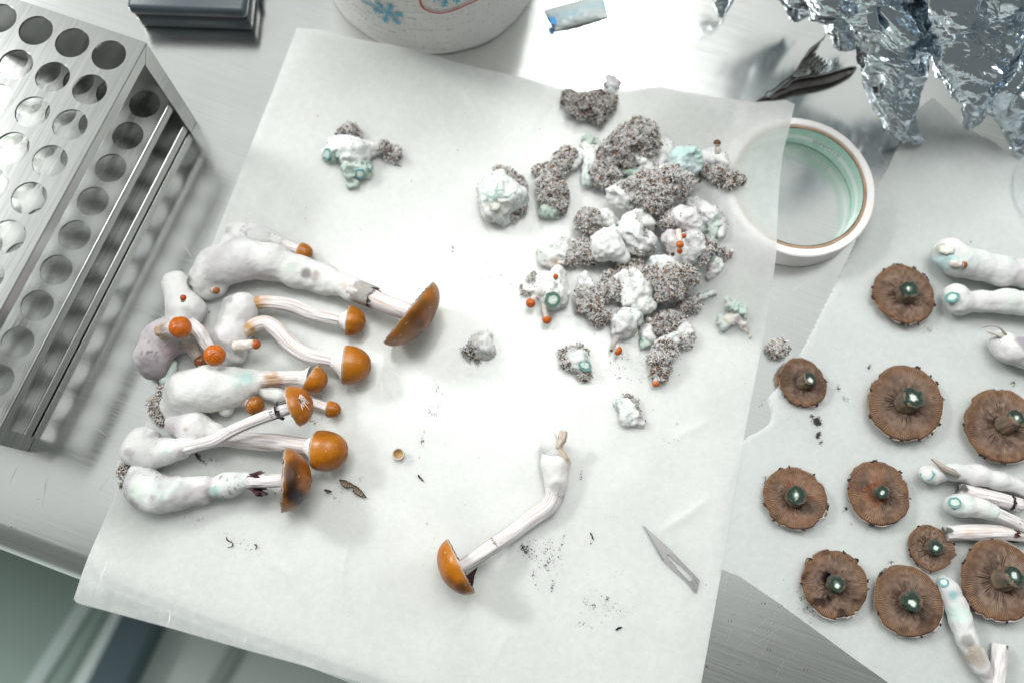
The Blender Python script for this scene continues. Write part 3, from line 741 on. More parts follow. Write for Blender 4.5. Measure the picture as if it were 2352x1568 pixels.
prof_ = [(RR - .002, .0008), (RR - .0006, .0010)] + [(RR, z) for z in np.linspace(.002, RHT - .001, 40)] + [(RR - .001, RHT), (RR * .6, RHT), (.021, RHT), (.020, RHT - .001), (.020, .001)]
V, UV = [], []
for k, (r_, z_) in enumerate(prof_):
    wob = .0006 * noise(np.stack([np.cos(a) * 4, np.sin(a) * 4, 0 * a + z_ * 40], -1), 1.5) * (1 if k > 0 else 2)
    wob[-1] = wob[0]
    V.append(np.stack([RC[0] + (r_ + wob) * np.cos(a), RC[1] + (r_ + wob) * np.sin(a), 0 * a + z_], -1)); UV.append(np.stack([a * RR, 0 * a + z_ + (RR - r_)], -1))
mesh_obj("towel_body", np.concatenate(V), [grid_faces(len(prof_), n + 1)[:, ::-1]], m, roll, uv=np.concatenate(UV))
def on_cyl(px, py, eps=.0009):
    dd = np.array([px - CX, py - CY, FPX]); wv_ = np.array([dd @ _ex, -(dd @ _ey), -(dd @ _n)]); o_ = np.array([0, 0, CAMH])
    q = o_[:2] - RC[:2]; A_ = wv_[:2] @ wv_[:2]; B_ = 2 * q @ wv_[:2]; C_ = q @ q - (RR + eps) ** 2
    t = (-B_ - math.sqrt(max(B_ * B_ - 4 * A_ * C_, 0))) / (2 * A_)
    return o_ + t * wv_
def cyl_ribbon(path, w):
    path = np.asarray(path); T = np.gradient(path, axis=0); T /= np.linalg.norm(T, axis=1)[:, None] + 1e-9
    R_ = path - RC; R_[:, 2] = 0; R_ /= np.linalg.norm(R_, axis=1)[:, None]; Nn = np.cross(T, R_) * w / 2
    V = np.empty((2 * len(path), 3)); V[0::2] = path + Nn; V[1::2] = path - Nn
    V[:, :2] = RC[:2] + (V[:, :2] - RC[:2]) / np.linalg.norm(V[:, :2] - RC[:2], axis=1)[:, None] * (RR + .0009)
    i = np.arange(len(path) - 1) * 2
    return V, np.concatenate([np.stack([i, i + 1, i + 3], -1), np.stack([i, i + 3, i + 2], -1)])
q2 = lambda x, y: ((1350 + x / 2.94) / 1.7415, (y / 2.94) / 1.7415)
red = [q2(*p) for p in ((955, -60), (968, 0), (1000, 90), (1080, 135), (1200, 160), (1350, 130), (1500, 70), (1650, 0), (1760, -60))]
V, F = cyl_ribbon(catmull([on_cyl(*p) for p in red], 50), .0011)
mesh_obj("printed_line", V, [F], plain_mat("print_red", C(196, 84, 84), .8, 0, .15, 2000), roll)
def flake(cx_, cy_, s, tail=None):
    parts = []
    c0 = on_cyl(cx_, cy_, .0009)
    e = c0 - RC; an = math.atan2(e[1], e[0]); zc = c0[2]
    pt = lambda u, v: np.array([RC[0] + (RR + .0009) * math.cos(an + u / RR), RC[1] + (RR + .0009) * math.sin(an + u / RR), zc + v])
    for k in range(6):
        b_ = math.radians(60 * k + 12)
        parts.append(cyl_ribbon([pt(s * t * math.cos(b_), s * t * math.sin(b_)) for t in np.linspace(0, 1, 8)], s * .12))
        for t0 in (.5, .75):
            for sg in (-1, 1):
                b2 = b_ + sg * .9
                parts.append(cyl_ribbon([pt(s * (t0 * math.cos(b_) + t * .28 * math.cos(b2)), s * (t0 * math.sin(b_) + t * .28 * math.sin(b2))) for t in np.linspace(0, 1, 4)], s * .09))
    return parts
pp = flake(*q2(590, 165), .0092) + flake(*q2(1300, -45), .009)
pp.append(cyl_ribbon(catmull([on_cyl(*q2(*p)) for p in ((470, 110), (380, 60), (290, 10), (240, -60))], 16), .0011))
M_BLUEP = plain_mat("print_blue", C(98, 178, 212), .8, 0, .2, 1500)
for grp in (pp[:30] + pp[-1:], pp[30:60]):
    V, F, _c = merge([(v, f, (1, 1, 1)) for v, f in grp])
    mesh_obj("printed_snowflake", V, [F], M_BLUEP, roll)

# ================================================================== small sachet
cc = np.array([[(1250, 24), (1275, 72)], [(1385, -16), (1398, 40)]], float)
nu, nv = 40, 24; g = grid_interp(cc, nu, nv); V, F0 = [], grid_faces(nu, nv)
uu, vv = np.meshgrid(np.linspace(0, 1, nu), np.linspace(0, 1, nv), indexing='ij')
hgt = .0045 * (np.sin(np.pi * uu) * np.sin(np.pi * vv)) ** .6 + .0008
top_ = np.array([[P(*g[i, j], hgt[i, j] + .0004 * noise(np.array([[i * .4, j * .4, 0]]))[0]) for j in range(nv)] for i in range(nu)]).reshape(-1, 3)
bot_ = np.array([[P(*g[i, j], .0004) for j in range(nv)] for i in range(nu)]).reshape(-1, 3)
sach = thing("sachet", "small pale blue sachet with a bright blue tab lying on the steel", "sachet", P(1325, 30, 0))
Vs = np.vstack([top_, bot_]); Fs = [F0[:, ::-1], F0 + len(top_)]
cs = np.broadcast_to(C(205, 216, 216), (len(Vs), 3)).copy()
band = np.exp(-((vv.ravel() - .45) / .22) ** 2); cs[:len(top_)] = mixc(C(208, 216, 214), C(184, 210, 220), np.clip(band * (fbm(np.c_[uu.ravel() * 5, vv.ravel() * 4, 0 * uu.ravel()], 1, 3) + .75), 0, 1))
mesh_obj("pouch", Vs, Fs, vc_mat("sachet_film", .3, 0, spec=.5), sach, col=cs)
tabp = [P(x, y, .0052) for x, y in ((1262, 40), (1273, 40), (1279, 49), (1276, 57), (1268, 57), (1264, 50))]
mesh_obj("blue_tab", tabp + [p - [0, 0, .0008] for p in tabp], [[5, 4, 3, 2, 1, 0], [6, 7, 8, 9, 10, 11]] + [[i, (i + 1) % 6, 6 + (i + 1) % 6, 6 + i] for i in range(6)], plain_mat("tab_blue", C(20, 150, 225), .4), sach, smooth=False)

# ================================================================== scalpel blade
def bl(x, y): return ((2550 + x / 4.9) / 1.7415, (2080 + y / 4.9) / 1.7415)
BZ = .0021
outer = [(97, 97), (150, 120), (560, 490), (680, 610), (1000, 940), (1222, 1170), (1165, 1418), (1115, 1418), (1040, 1310), (950, 1205), (700, 980), (556, 836), (485, 770), (300, 440)]
inner = [(560, 675), (585, 653), (655, 718), (815, 868), (840, 873), (1075, 1115), (1082, 1150), (1055, 1185), (1020, 1185), (770, 935), (765, 910)]
inner2 = [(560, 675), (590, 720), (765, 910), (770, 935), (1015, 1183), (1050, 1188), (1082, 1150), (1070, 1105), (840, 873), (815, 868), (655, 718), (585, 653)]
import bmesh
blade = thing("scalpel_blade", "loose steel scalpel blade marked 11 lying on the parchment", "scalpel blade", P(*bl(660, 760), 0))
def poly_hole(name, out, hole, z0, z1, mat, parent):
    bm = bmesh.new(); org = Vector(parent_world(parent))
    def loop(pts, z): return [bm.verts.new(Vector(P(*bl(*p), z)) - org) for p in pts]
    A, B = loop(out, z1), loop(hole, z1) if hole else []
    ed = [bm.edges.new((L[i], L[(i + 1) % len(L)])) for L in (A, B) if L for i in range(len(L))]
    res = bmesh.ops.triangle_fill(bm, use_beauty=True, edges=ed)
    top_f = [f for f in bm.faces]
    ex = bmesh.ops.extrude_face_region(bm, geom=top_f)
    for v in [e for e in ex["geom"] if isinstance(e, bmesh.types.BMVert)]: v.co.z += z0 - z1
    bmesh.ops.recalc_face_normals(bm, faces=bm.faces)
    me = bpy.data.meshes.new(name); bm.to_mesh(me); bm.free(); me.materials.append(mat)
    o = bpy.data.objects.new(name, me); COL.objects.link(o); o.parent = parent; return o
M_BLADE = plain_mat("blade_steel", C(168, 167, 165), .30, .9, .10, 500, .00005)
zb = on(*bl(660, 760))[1] + .0004
body = [(150, 122), (560, 490), (680, 610), (1000, 940), (1222, 1170), (1165, 1418), (1115, 1418), (1040, 1310), (950, 1205), (700, 980), (556, 836)]
poly_hole("blade_body", body, inner2, zb, zb + .0005, M_BLADE, blade)
poly_hole("cutting_edge", [(97, 97), (149, 121), (555, 835), (485, 770), (300, 440)], None, zb + .0001, zb + .0003, plain_mat("edge_steel", C(140, 148, 146), .3, .9, .1, 700), blade)
tv, tf = text_mesh("11", .0055)
o0 = P(*bl(1120, 1225), zb + .00055); xd = P(*bl(1160, 1190), 0) - P(*bl(1085, 1255), 0); xd /= np.linalg.norm(xd); yd = np.array([-xd[1], xd[0], 0])
mesh_obj("engraved_number", o0 + tv[:, :1] * xd * .8 + tv[:, 1:2] * yd * .8, tf, plain_mat("engraving", C(120, 118, 116), .6), blade, smooth=False)

# ================================================================== alligator clip
clip = thing("alligator_clip", "dark metal alligator clip with coil spring, its jaw tip under the parchment", "clip", P(1840, 180, 0))
M_CLIP = plain_mat("clip_metal", C(92, 88, 86), .34, 1.0, .2, 500, .0001)
M_CLIPL = plain_mat("clip_edge", C(150, 148, 144), .32, 1.0, .12, 500)
k2 = lambda x, y: ((3000 + x / 4.48) / 1.7415, (100 + y / 4.48) / 1.7415)
def strip_solid(name, up, lo, z0, z1, mat, parent, n=40):
    U = catmull(up, n); L_ = catmull(lo, n); V = []
    for z in (z1, z0):
        V += [P(*U[i], z) for i in range(n)] + [P(*L_[i], z) for i in range(n)]
    F = []
    for i in range(n - 1):
        F += [[i, i + 1, n + i + 1, n + i], [2 * n + i + 1, 2 * n + i, 3 * n + i, 3 * n + i + 1], [i + 1, i, 2 * n + i, 2 * n + i + 1], [n + i, n + i + 1, 3 * n + i + 1, 3 * n + i]]
    F += [[0, n, 3 * n, 2 * n], [n - 1, 3 * n - 1, 4 * n - 1, 2 * n - 1][::-1]]
    F[-1] = [n - 1, 2 * n - 1, 4 * n - 1, 3 * n - 1]
    return bevel(mesh_obj(name, V, F, mat, parent, smooth=True), .0003, 2)
jaw = strip_solid("lower_jaw", [k2(*p) for p in ((60, 1420), (130, 1385), (280, 1310), (380, 1310), (440, 1210), (560, 1140), (640, 1120), (760, 1010), (1000, 950), (1300, 900), (1600, 810), (1880, 745), (1910, 800))],
            [k2(*p) for p in ((130, 1460), (230, 1400), (360, 1370), (440, 1330), (520, 1280), (620, 1240), (740, 1190), (880, 1150), (1060, 1120), (1300, 1080), (1560, 1000), (1840, 860), (1905, 810))], .0008, .0042, M_CLIP, clip)
strip_solid("jaw_edge", [k2(*p) for p in ((60, 1405), (200, 1325), (300, 1285), (390, 1285), (430, 1195), (560, 1120), (640, 1100), (760, 985), (1000, 925), (1300, 880), (1600, 790), (1870, 730))],
            [k2(*p) for p in ((75, 1425), (210, 1348), (300, 1310), (400, 1310), (450, 1215), (570, 1145), (655, 1125), (775, 1010), (1000, 955), (1300, 910), (1600, 822), (1880, 750))], .004, .0062, M_CLIPL, clip)
strip_solid("upper_jaw", [k2(*p) for p in ((100, 1370), (250, 1280), (300, 1190), (400, 1165), (540, 1050), (700, 935), (780, 860), (930, 640), (1040, 450), (1180, 340), (1230, 300), (1310, 235), (1350, 170))],
            [k2(*p) for p in ((120, 1385), (270, 1290), (325, 1205), (410, 1190), (555, 1075), (720, 955), (860, 880), (1000, 660), (1080, 560), (1200, 430), (1260, 330), (1330, 250), (1360, 175))], .0045, .0075, M_CLIP, clip)
strip_solid("pivot_plate", [k2(*p) for p in ((770, 900), (880, 720), (1000, 640), (1040, 700))], [k2(*p) for p in ((790, 935), (900, 930), (1020, 905), (1090, 850))], .0055, .0078, M_CLIPL, clip)
rv = P(*k2(970, 810), .0082); V, F, S, TH_ = sweep([rv - [0, 0, .001], rv, rv + [0, 0, .0008], rv + [0, 0, .0012]], [.0013, .0013, .001, .0003], 16)
mesh_obj("rivet", V, [F], M_CLIPL, clip)
a_, b_ = P(*k2(1040, 620), .0058), P(*k2(1290, 810), .0050)
tt = np.linspace(0, 1, 160); ax = b_ - a_; ax /= np.linalg.norm(ax); s1 = np.cross(ax, [0, 0, 1]); s1 /= np.linalg.norm(s1); s2 = np.cross(ax, s1)
ph = tt * 2 * np.pi * 4.5
path = a_ + tt[:, None] * (b_ - a_) + .0040 * (np.cos(ph)[:, None] * s1 + np.sin(ph)[:, None] * s2) + [0, 0, .001]
V, F, S, TH_ = sweep(path, .00075, 8); mesh_obj("coil_spring", V, [F], plain_mat("spring_wire", C(170, 168, 164), .22, 1.0), clip)
V, F, S, TH_ = sweep(np.array([P(*k2(1720, 900), .0046), P(*k2(1780, 850), .0050), P(*k2(1840, 815), .0046)]), .0006, 8); mesh_obj("handle_hole_rim", V, [F], M_CLIPL, clip)

# ================================================================== aluminium foil
m, nt, b = newmat("aluminium_foil"); b.inputs["Metallic"].default_value = 1; b.inputs["Base Color"].default_value = (.66, .73, .79, 1); b.inputs["Roughness"].default_value = .15
tc = nt.nodes.new("ShaderNodeTexCoord"); vo = nt.nodes.new("ShaderNodeTexNoise"); vo.inputs["Scale"].default_value = 110; vo.inputs["Detail"].default_value = 3; nt.links.new(tc.outputs["Object"], vo.inputs["Vector"])
bp = nt.nodes.new("ShaderNodeBump"); bp.inputs["Strength"].default_value = .15; bp.inputs["Distance"].default_value = .0012; nt.links.new(vo.outputs["Fac"], bp.inputs["Height"]); nt.links.new(bp.outputs["Normal"], b.inputs["Normal"])
M_FOIL = m
foil = thing("aluminium_foil", "big crumpled sheet of aluminium foil with hanging torn flaps at the upper right", "aluminium foil", P(2200, 60, 0))
def foil_flap(ctrl, nu, nv, amp, seed):
    rs = np.random.RandomState(seed)
    g = grid_interp(np.array(ctrl, float), nu, nv).reshape(-1, 3)
    V = np.array([P(x, y, max(z, .5) * .001) for x, y, z in g])
    N = vnormals(V, grid_faces(nu, nv)); dsp = np.zeros(len(V)); tang = np.zeros_like(V)
    G = V.reshape(nu, nv, 3); su = np.concatenate([[0], np.cumsum(np.linalg.norm(np.diff(G, axis=0), axis=2).mean(1))]); sv = np.concatenate([[0], np.cumsum(np.linalg.norm(np.diff(G, axis=1), axis=2).mean(0))])
    U_, W_ = [x.ravel() for x in np.meshgrid(su, sv, indexing='ij')]
    tb = rs.rand(64, 64) * 2 - 1
    for cell, am in ((.024, 2.2), (.015, 1.8), (.0092, 1.1), (.0055, .58), (.0032, .24)):
        an = rs.rand() * 6.28; wx_ = .35 * cell * noise(V, .7 / cell, seed + 3); wy_ = .35 * cell * noise(V, .7 / cell, seed + 4)
        a_ = ((U_ + wx_) * math.cos(an) + (W_ + wy_) * math.sin(an)) / cell + 20; b2_ = (-(U_ + wx_) * math.sin(an) + (W_ + wy_) * math.cos(an)) / cell * 1.15 + 20
        b2_ = b2_ + .35 * a_ % 1.0 * 0; i0, j0 = np.floor(a_).astype(int), np.floor(b2_).astype(int); fx, fy = a_ - i0, b2_ - j0
        v00, v10, v01, v11 = tb[i0 % 64, j0 % 64], tb[(i0 + 1) % 64, j0 % 64], tb[i0 % 64, (j0 + 1) % 64], tb[(i0 + 1) % 64, (j0 + 1) % 64]
        dsp += amp * am * np.where(fx + fy < 1, v00 + fx * (v10 - v00) + fy * (v01 - v00), v11 + (1 - fx) * (v01 - v11) + (1 - fy) * (v10 - v11))
    ed_ = np.minimum.reduce([np.minimum(np.arange(nu), np.arange(nu)[::-1])[:, None] + 0 * np.arange(nv), np.minimum(np.arange(nv), np.arange(nv)[::-1])[None] + 0 * np.arange(nu)[:, None]]).ravel()
    V = V + N * (dsp * (.35 + .65 * sstep(0, 10, ed_)))[:, None]
    # torn rim
    e = np.zeros((nu, nv)); e[[0, -1]] = 1; e[:, [0, -1]] = 1; e = e.ravel()
    V += (e * .0007)[:, None] * np.stack([noise(V, 260, seed + 50), noise(V, 260, seed + 51), 0 * V[:, 0]], -1)
    V[:, 2] = np.maximum(V[:, 2], .0015)
    return mesh_obj("flap", V, [grid_faces(nu, nv)], M_FOIL, foil, smooth=False)
foil_flap([[(1870, -80, 62), (1980, -90, 85), (2080, -90, 92), (2180, -80, 80)], [(1940, 40, 44), (2005, 40, 66), (2080, 55, 70), (2155, 50, 56)], [(1968, 125, 30), (2015, 125, 48), (2080, 130, 50), (2145, 130, 40)],
           [(1992, 215, 16), (2032, 218, 32), (2080, 222, 32), (2118, 225, 22)], [(2032, 305, 6), (2062, 308, 16), (2086, 308, 16), (2108, 300, 9)], [(2072, 330, 2), (2090, 334, 6), (2104, 334, 6), (2120, 326, 3)]], 150, 70, .0026, 3)
foil_flap([[(2050, -90, 95), (2150, -100, 108), (2260, -100, 108), (2380, -90, 95)], [(2095, 30, 62), (2165, 40, 82), (2250, 45, 86), (2350, 40, 78)], [(2128, 118, 38), (2180, 140, 56), (2250, 150, 62), (2330, 140, 56)],
           [(2160, 190, 20), (2205, 215, 30), (2255, 222, 36), (2300, 200, 38)], [(2182, 214, 12), (2212, 238, 16), (2256, 246, 20), (2296, 226, 26)]], 130, 120, .0030, 5)
foil_flap([[(2222, 215, 26), (2246, 225, 30), (2272, 225, 26)], [(2212, 245, 16), (2240, 255, 20), (2270, 262, 14)], [(2210, 275, 8), (2235, 280, 12), (2258, 283, 6)], [(2216, 298, 2), (2224, 298, 4), (2234, 292, 3)]], 60, 40, .0016, 8)
foil_flap([[(2280, -80, 100), (2380, -80, 110), (2520, -80, 100)], [(2290, 90, 58), (2370, 80, 72), (2500, 70, 66)], [(2266, 195, 30), (2345, 170, 50), (2480, 150, 50)], [(2276, 245, 16), (2345, 235, 36), (2480, 220, 40)], [(2300, 300, 6), (2360, 290, 20), (2480, 280, 24)], [(2335, 358, 2), (2390, 350, 10), (2480, 340, 12)]], 120, 80, .0030, 11)
foil_flap([[(1795, -80, 60), (1900, -90, 80), (2000, -90, 80)], [(1850, 10, 36), (1905, 15, 52), (1968, 15, 48)], [(1895, 62, 20), (1930, 72, 30), (1972, 62, 26)], [(1944, 108, 6), (1958, 112, 8), (1970, 98, 10)]], 80, 60, .0026, 17)
foil_flap([[(1735, -60, 46), (1810, -60, 54), (1890, -60, 50)], [(1790, 12, 24), (1830, 8, 34), (1868, 2, 30)], [(1824, 49, 8), (1846, 42, 14), (1872, 28, 14)]], 50, 40, .0022, 23)
foil_flap([[(1628, -40, 20), (1660, -40, 26), (1695, -40, 22)], [(1640, 5, 8), (1660, 2, 12), (1682, 4, 9)], [(1652, 40, 2), (1660, 42, 3), (1670, 32, 3)]], 40, 30, .0016, 29)
foil_flap([[(2120, -60, 122), (2210, -70, 128), (2330, -60, 120)], [(2130, 20, 92), (2200, 25, 98), (2300, 20, 94)], [(2150, 66, 78), (2215, 74, 84), (2290, 62, 78)]], 70, 90, .0030, 31)
foil_flap([[(1930, -60, 96), (2000, -60, 104), (2080, -60, 104)], [(1955, 10, 72), (2010, 15, 82), (2075, 12, 80)], [(1985, 50, 62), (2020, 72, 66), (2060, 48, 68)]], 60, 60, .0028, 37)

# ================================================================== fungus builders
WHITE = C(216, 216, 213); GREYV = C(176, 168, 172); TEAL = C(150, 205, 200); DTEAL = C(62, 118, 112); TAN = C(176, 136, 92); DARK = C(44, 32, 34)
def imgdir(dx, dy, dz=0.0):
    v = np.array([dx, -dy, dz], float); return v / np.linalg.norm(v)
def px_pts(spots):
    return [(P(x, y, z * .001), r * sc(x, y), np.asarray(c), s) for x, y, z, r, c, s in spots]
def myc_col(V, seed, bruise=.3, grey=.25, spots=(), base=WHITE, veins=False):
    c = np.broadcast_to(base, (len(V), 3)).copy()
    n = fbm(V, 90, seed, 3); c = mixc(c, c * [.86, .965, .935], sstep(.12 - bruise * .35, .75 - bruise * .3, n) * min(1, bruise * 1.6))
    c = mixc(c, C(186, 178, 186), sstep(-.15, .6, fbm(V, 55, seed + 15, 3)) * .45)
    n = fbm(V, 140, seed + 5, 3); c = mixc(c, GREYV, sstep(.30 - grey * .5, .62 - grey * .3, n) * .85 * min(1, grey * 2.5))
    n = fbm(V, 700, seed + 9, 2); c = mixc(c, C(104, 94, 102), sstep(.28, .5, n) * sstep(.2 - grey * .3, .5, fbm(V, 120, seed + 5, 2)) * .8 * min(1, grey * 2))
    if veins and bruise >= .3:
        vn = np.abs(fbm(V, 120, seed + 61, 2)); c = mixc(c, C(120, 156, 148), (1 - sstep(.015, .075, vn)) * sstep(-.1, .35, fbm(V, 60, seed + 63, 2)) * min(.8, bruise))
        c = mixc(c, C(150, 140, 142), (1 - sstep(.01, .05, np.abs(fbm(V, 150, seed + 71, 2)))) * .5 * min(1, grey * 2.5))
    for p, r, cc_, s in px_pts(spots):
        d = np.linalg.norm((V - p)[:, :2], axis=1) / r + .45 * fbm(V, 260, seed + 2, 3)
        c = mixc(c, cc_, s * (1 - sstep(.45, 1.1, d)))
    return c
def chain_world(nodes, sink=.9):
    out = []
    for nd in nodes:
        out.append(W(nd[0], nd[1], nd[2], zmm=nd[3] if len(nd) > 3 else None, sink=sink))
    return out
def bulb(parent, chains, seed, k=.004, bruise=.15, grey=.12, spots=(), name="bulb", h=.0010, disp=None, base=WHITE, zoff=0.0, fuzz=0, facets=0, grit=0.0):
    ch = [chain_world(c) for c in chains]
    if zoff:
        for c in ch:
            for n_ in c: n_[2] += zoff * .001
    cuts_ = []
    if facets:
        rs = np.random.RandomState(seed + 77); ap = np.array([n_ for c in ch for n_ in c])
        for _ in range(facets):
            dr = rs.randn(3); dr[2] = abs(dr[2]) + .1; dr /= np.linalg.norm(dr); q_ = ap[:, :3] @ dr + ap[:, 3]; kk_ = q_.argmax()
            cuts_.append((ap[kk_, :3] + dr * ap[kk_, 3] * rs.uniform(.45, .7), dr))
    V, F = blob(ch, h, k, disp if disp is not None else ((70, .0016, 0), (200, .0004, 1), (520, .0002, 0)), seed, zmin=.0016, cuts=cuts_)
    o = mesh_obj(name, V, [F], M_MYC, parent, col=myc_col(V, seed, bruise, grey, spots, base, name == "mycelium"))
    if fuzz:
        add_fuzz(o, V, F, parent, fuzz, seed)
    if grit:
        msk = fbm(V, 150, seed + 31, 2)[F[:, 0]] > .12
        if msk.sum() > 50:
            VV, FF, cc_ = shards(V, F[msk], int(msk.sum() * grit * 3), seed + 41, lo=.0003, hi=.0011)
            g_ = mesh_obj("grit", VV, [FF], M_CRUST, o, col=cc_, smooth=False); g_["kind"] = "stuff"
    return o
def add_fuzz(o, V, F, parent, dens, seed):
    rs = np.random.RandomState(seed + 1); N = vnormals(V, F); k = rs.randint(0, len(V), int(len(V) * dens))
    p, n_ = V[k], N[k]; L = rs.uniform(.0003, .0011, len(k)); d = n_ + rs.randn(len(k), 3) * .5; d /= np.linalg.norm(d, axis=1)[:, None]
    s = np.cross(d, rs.randn(len(k), 3)); s /= np.linalg.norm(s, axis=1)[:, None] + 1e-9
    w = .00005
    VV = np.stack([p - s * w, p + s * w, p + d * L[:, None]], 1).reshape(-1, 3)
    f = mesh_obj("fuzz", VV, [np.arange(len(VV)).reshape(-1, 3)], M_MYC, o, col=np.broadcast_to(WHITE, (len(VV), 3)))
    f["kind"] = "stuff"
def stem(parent, nodes, seed, col=C(226, 222, 221), tan=.25, dark=.1, spots=(), name="stem", tan_end=None, stria=.00022, nseg=56):
    nd = chain_world(nodes); nd = np.array(nd); n = max(24, int(np.linalg.norm(np.diff(nd[:, :3], axis=0), axis=1).sum() / .0009))
    q = catmull(nd, n)
    def wob(S, TH_, R):
        x = np.stack([np.cos(TH_) * 3, np.sin(TH_) * 3, S * 3], -1)
        return R * .09 * noise(x, 1.0, seed) + R * .05 * noise(x, 2.3, seed + 1) + stria * noise(np.stack([np.cos(TH_) * 7, np.sin(TH_) * 7, S * 2.5], -1), 1.6, seed + 3)
    V, F, S, TH_ = sweep(q[:, :3], np.maximum(q[:, 3], .0003), nseg, wob)
    x = np.stack([np.cos(TH_) * 7, np.sin(TH_) * 7, S * 2.2], -1)
    st = fbm(x, 1.5, seed + 3, 2)
    c = np.broadcast_to(col, (len(V), 3)).copy()
    c = mixc(c, C(182, 172, 172), sstep(-.1, .45, st) * .7)
    tn = sstep(.15, .55, fbm(x, 1.1, seed + 8, 2)) * tan
    if tan_end is not None:
        for (s0, wd, st_) in tan_end: tn = np.maximum(tn, st_ * np.exp(-((S - s0) / wd) ** 2) * (.55 + .75 * (fbm(V, 500, seed, 2) + .5)))
    c = mixc(c, TAN, np.clip(tn, 0, 1))
    dk = sstep(.35, .6, fbm(V, 350, seed + 4, 3)) * sstep(.05, .4, noise(x, .8, seed + 6)) * dark * 2
    c = mixc(c, C(84, 76, 78), np.clip(dk, 0, .85))
    for p, r, cc_, s in px_pts(spots):
        d = np.linalg.norm((V - p)[:, :2], axis=1) / r + .5 * fbm(V, 420, seed + 2, 3)
        c = mixc(c, cc_, s * (1 - sstep(.45, 1.1, d)))
    return mesh_obj(name, V, [F], M_STEM, parent, col=c)
def frame_from(axis):
    a = np.asarray(axis, float); a = a / np.linalg.norm(a)
    u = np.cross(a, [0, 0, 1.0]);
    if np.linalg.norm(u) < 1e-3: u = np.array([1.0, 0, 0])
    u /= np.linalg.norm(u); return a, u, np.cross(a, u)
ORANGE = C(170, 101, 6)
def cap(parent, px, py, rpx, axis, hpx, zmm=None, amax=100, q=.85, seed=0, closed=True, col=ORANGE, dark_side=0.0, name="cap", rim_rag=.02, edge=C(176, 164, 154), na=88, nt=40, umbo=0.0, under=None, spots=()):
    """mushroom cap: px,py,rpx = rim circle; axis = from rim to apex"""
    ctr = W(px, py, rpx, zmm=zmm if zmm is not None else None, sink=.98)
    c0, R = ctr[:3], ctr[3]; a, u, v = frame_from(axis); H = R * hpx / rpx
    th = np.linspace(0, 2 * np.pi, na, endpoint=False); al = np.radians(np.linspace(0, amax, nt))
    rad = np.sin(np.clip(al, 0, np.pi)) ** q; hh = np.cos(al)
    A, T = np.meshgrid(al, th, indexing='ij'); rr = (np.sin(A) ** q); hgt = np.cos(A)
    n1 = noise(np.stack([np.cos(T) * 2, np.sin(T) * 2, A], -1), 1.2, seed); n2 = noise(np.stack([np.cos(T) * 9, np.sin(T) * 9, 0 * A], -1), 1.5, seed + 2)
    t = A / al[-1]
    rr = rr * (1 + .05 * n1 * t) ; hgt = hgt * (1 + .04 * n1) - rim_rag * n2 * t ** 12 + umbo * np.exp(-(A / .35) ** 2)
    V = c0 + (rr * R)[..., None] * (np.cos(T)[..., None] * u + np.sin(T)[..., None] * v) + (hgt * H)[..., None] * a
    V = V.reshape(-1, 3); F = grid_faces(nt, na + 1)
    i, j = np.meshgrid(np.arange(nt - 1), np.arange(na), indexing='ij'); A_ = i * na + j; B_ = i * na + (j + 1) % na
    F = np.stack([A_, A_ + na, B_ + na, B_], -1).reshape(-1, 4)
    tt = t.ravel(); x = np.stack([np.cos(T) * 5, np.sin(T) * 5, A * 1.2], -1).reshape(-1, 3)
    c = np.broadcast_to(col, (len(V), 3)).copy()
    c = mixc(c, col * [.55, .45, .4], sstep(-.1, .6, fbm(V, 60, seed + 1, 2)) * .6)
    c = mixc(c, col * [1.12, 1.2, 1.3], sstep(.1, .6, fbm(x, .8, seed + 5, 2)) * .35)
    c = mixc(c, col * [.70, .60, .6], (1 - sstep(.0, .5, tt)) * .6)
    fb = fbm(np.stack([np.cos(T) * 16, np.sin(T) * 16, A * .8], -1).reshape(-1, 3), 1.5, seed + 40, 2); c = c * (1 + .22 * fb[:, None])
    c = mixc(c, C(184, 126, 54), sstep(.7, .97, tt) * .45)
    if dark_side:
        dn = noise(np.stack([np.cos(T) * 1.2, np.sin(T) * 1.2, A * 1.3], -1), 1.1, seed + 21).ravel() + .35 * fbm(x, 1.2, seed + 4, 2)
        c = mixc(c, C(58, 36, 26), sstep(.05, .42, dn) * dark_side)
    for p, r, cc_, s_ in px_pts(spots):
        d = np.linalg.norm((V - p)[:, :2], axis=1) / r + .3 * fbm(V, 200, seed + 2, 3)
        c = mixc(c, cc_, s_ * (1 - sstep(.3, 1.15, d)))
    c = mixc(c, edge, sstep(.95, .985, tt))
    fl = sstep(.84, .9, noise(V, 1100, seed + 30)); c = mixc(c, C(226, 214, 200), fl * .7 * sstep(.2, .8, tt))
    o = mesh_obj(name, V, [F], M_CAP, parent, col=c)
    # underside
    nr = 12; s = np.linspace(1, .12, nr)
    hb = math.cos(al[-1]) * H; rb = (math.sin(al[-1]) ** q) * R * .985
    S, T2 = np.meshgrid(s, np.linspace(0, 2 * np.pi, na * 2, endpoint=False), indexing='ij')
    if closed: dep = -hb * 0 + hb + 0.0 * S - .12 * H * (1 - S)
    else: dep = hb + .42 * H * (1 - S) ** .7 + .02 * H * np.sin(T2 * 44)
    V2 = c0 + (S * rb)[..., None] * (np.cos(T2)[..., None] * u + np.sin(T2)[..., None] * v) + dep[..., None] * a
    i, j = np.meshgrid(np.arange(nr - 1), np.arange(na * 2), indexing='ij'); A_ = i * na * 2 + j; B_ = i * na * 2 + (j + 1) % (na * 2)
    F2 = np.stack([A_, B_, B_ + na * 2, A_ + na * 2], -1).reshape(-1, 4)
    uc = C(222, 218, 214) if closed else C(112, 92, 84)
    mesh_obj("veil" if closed else "gills", V2.reshape(-1, 3), [F2[:, ::-1]], M_GILL, o, col=np.broadcast_to(uc if under is None else under, (V2.size // 3, 3)))
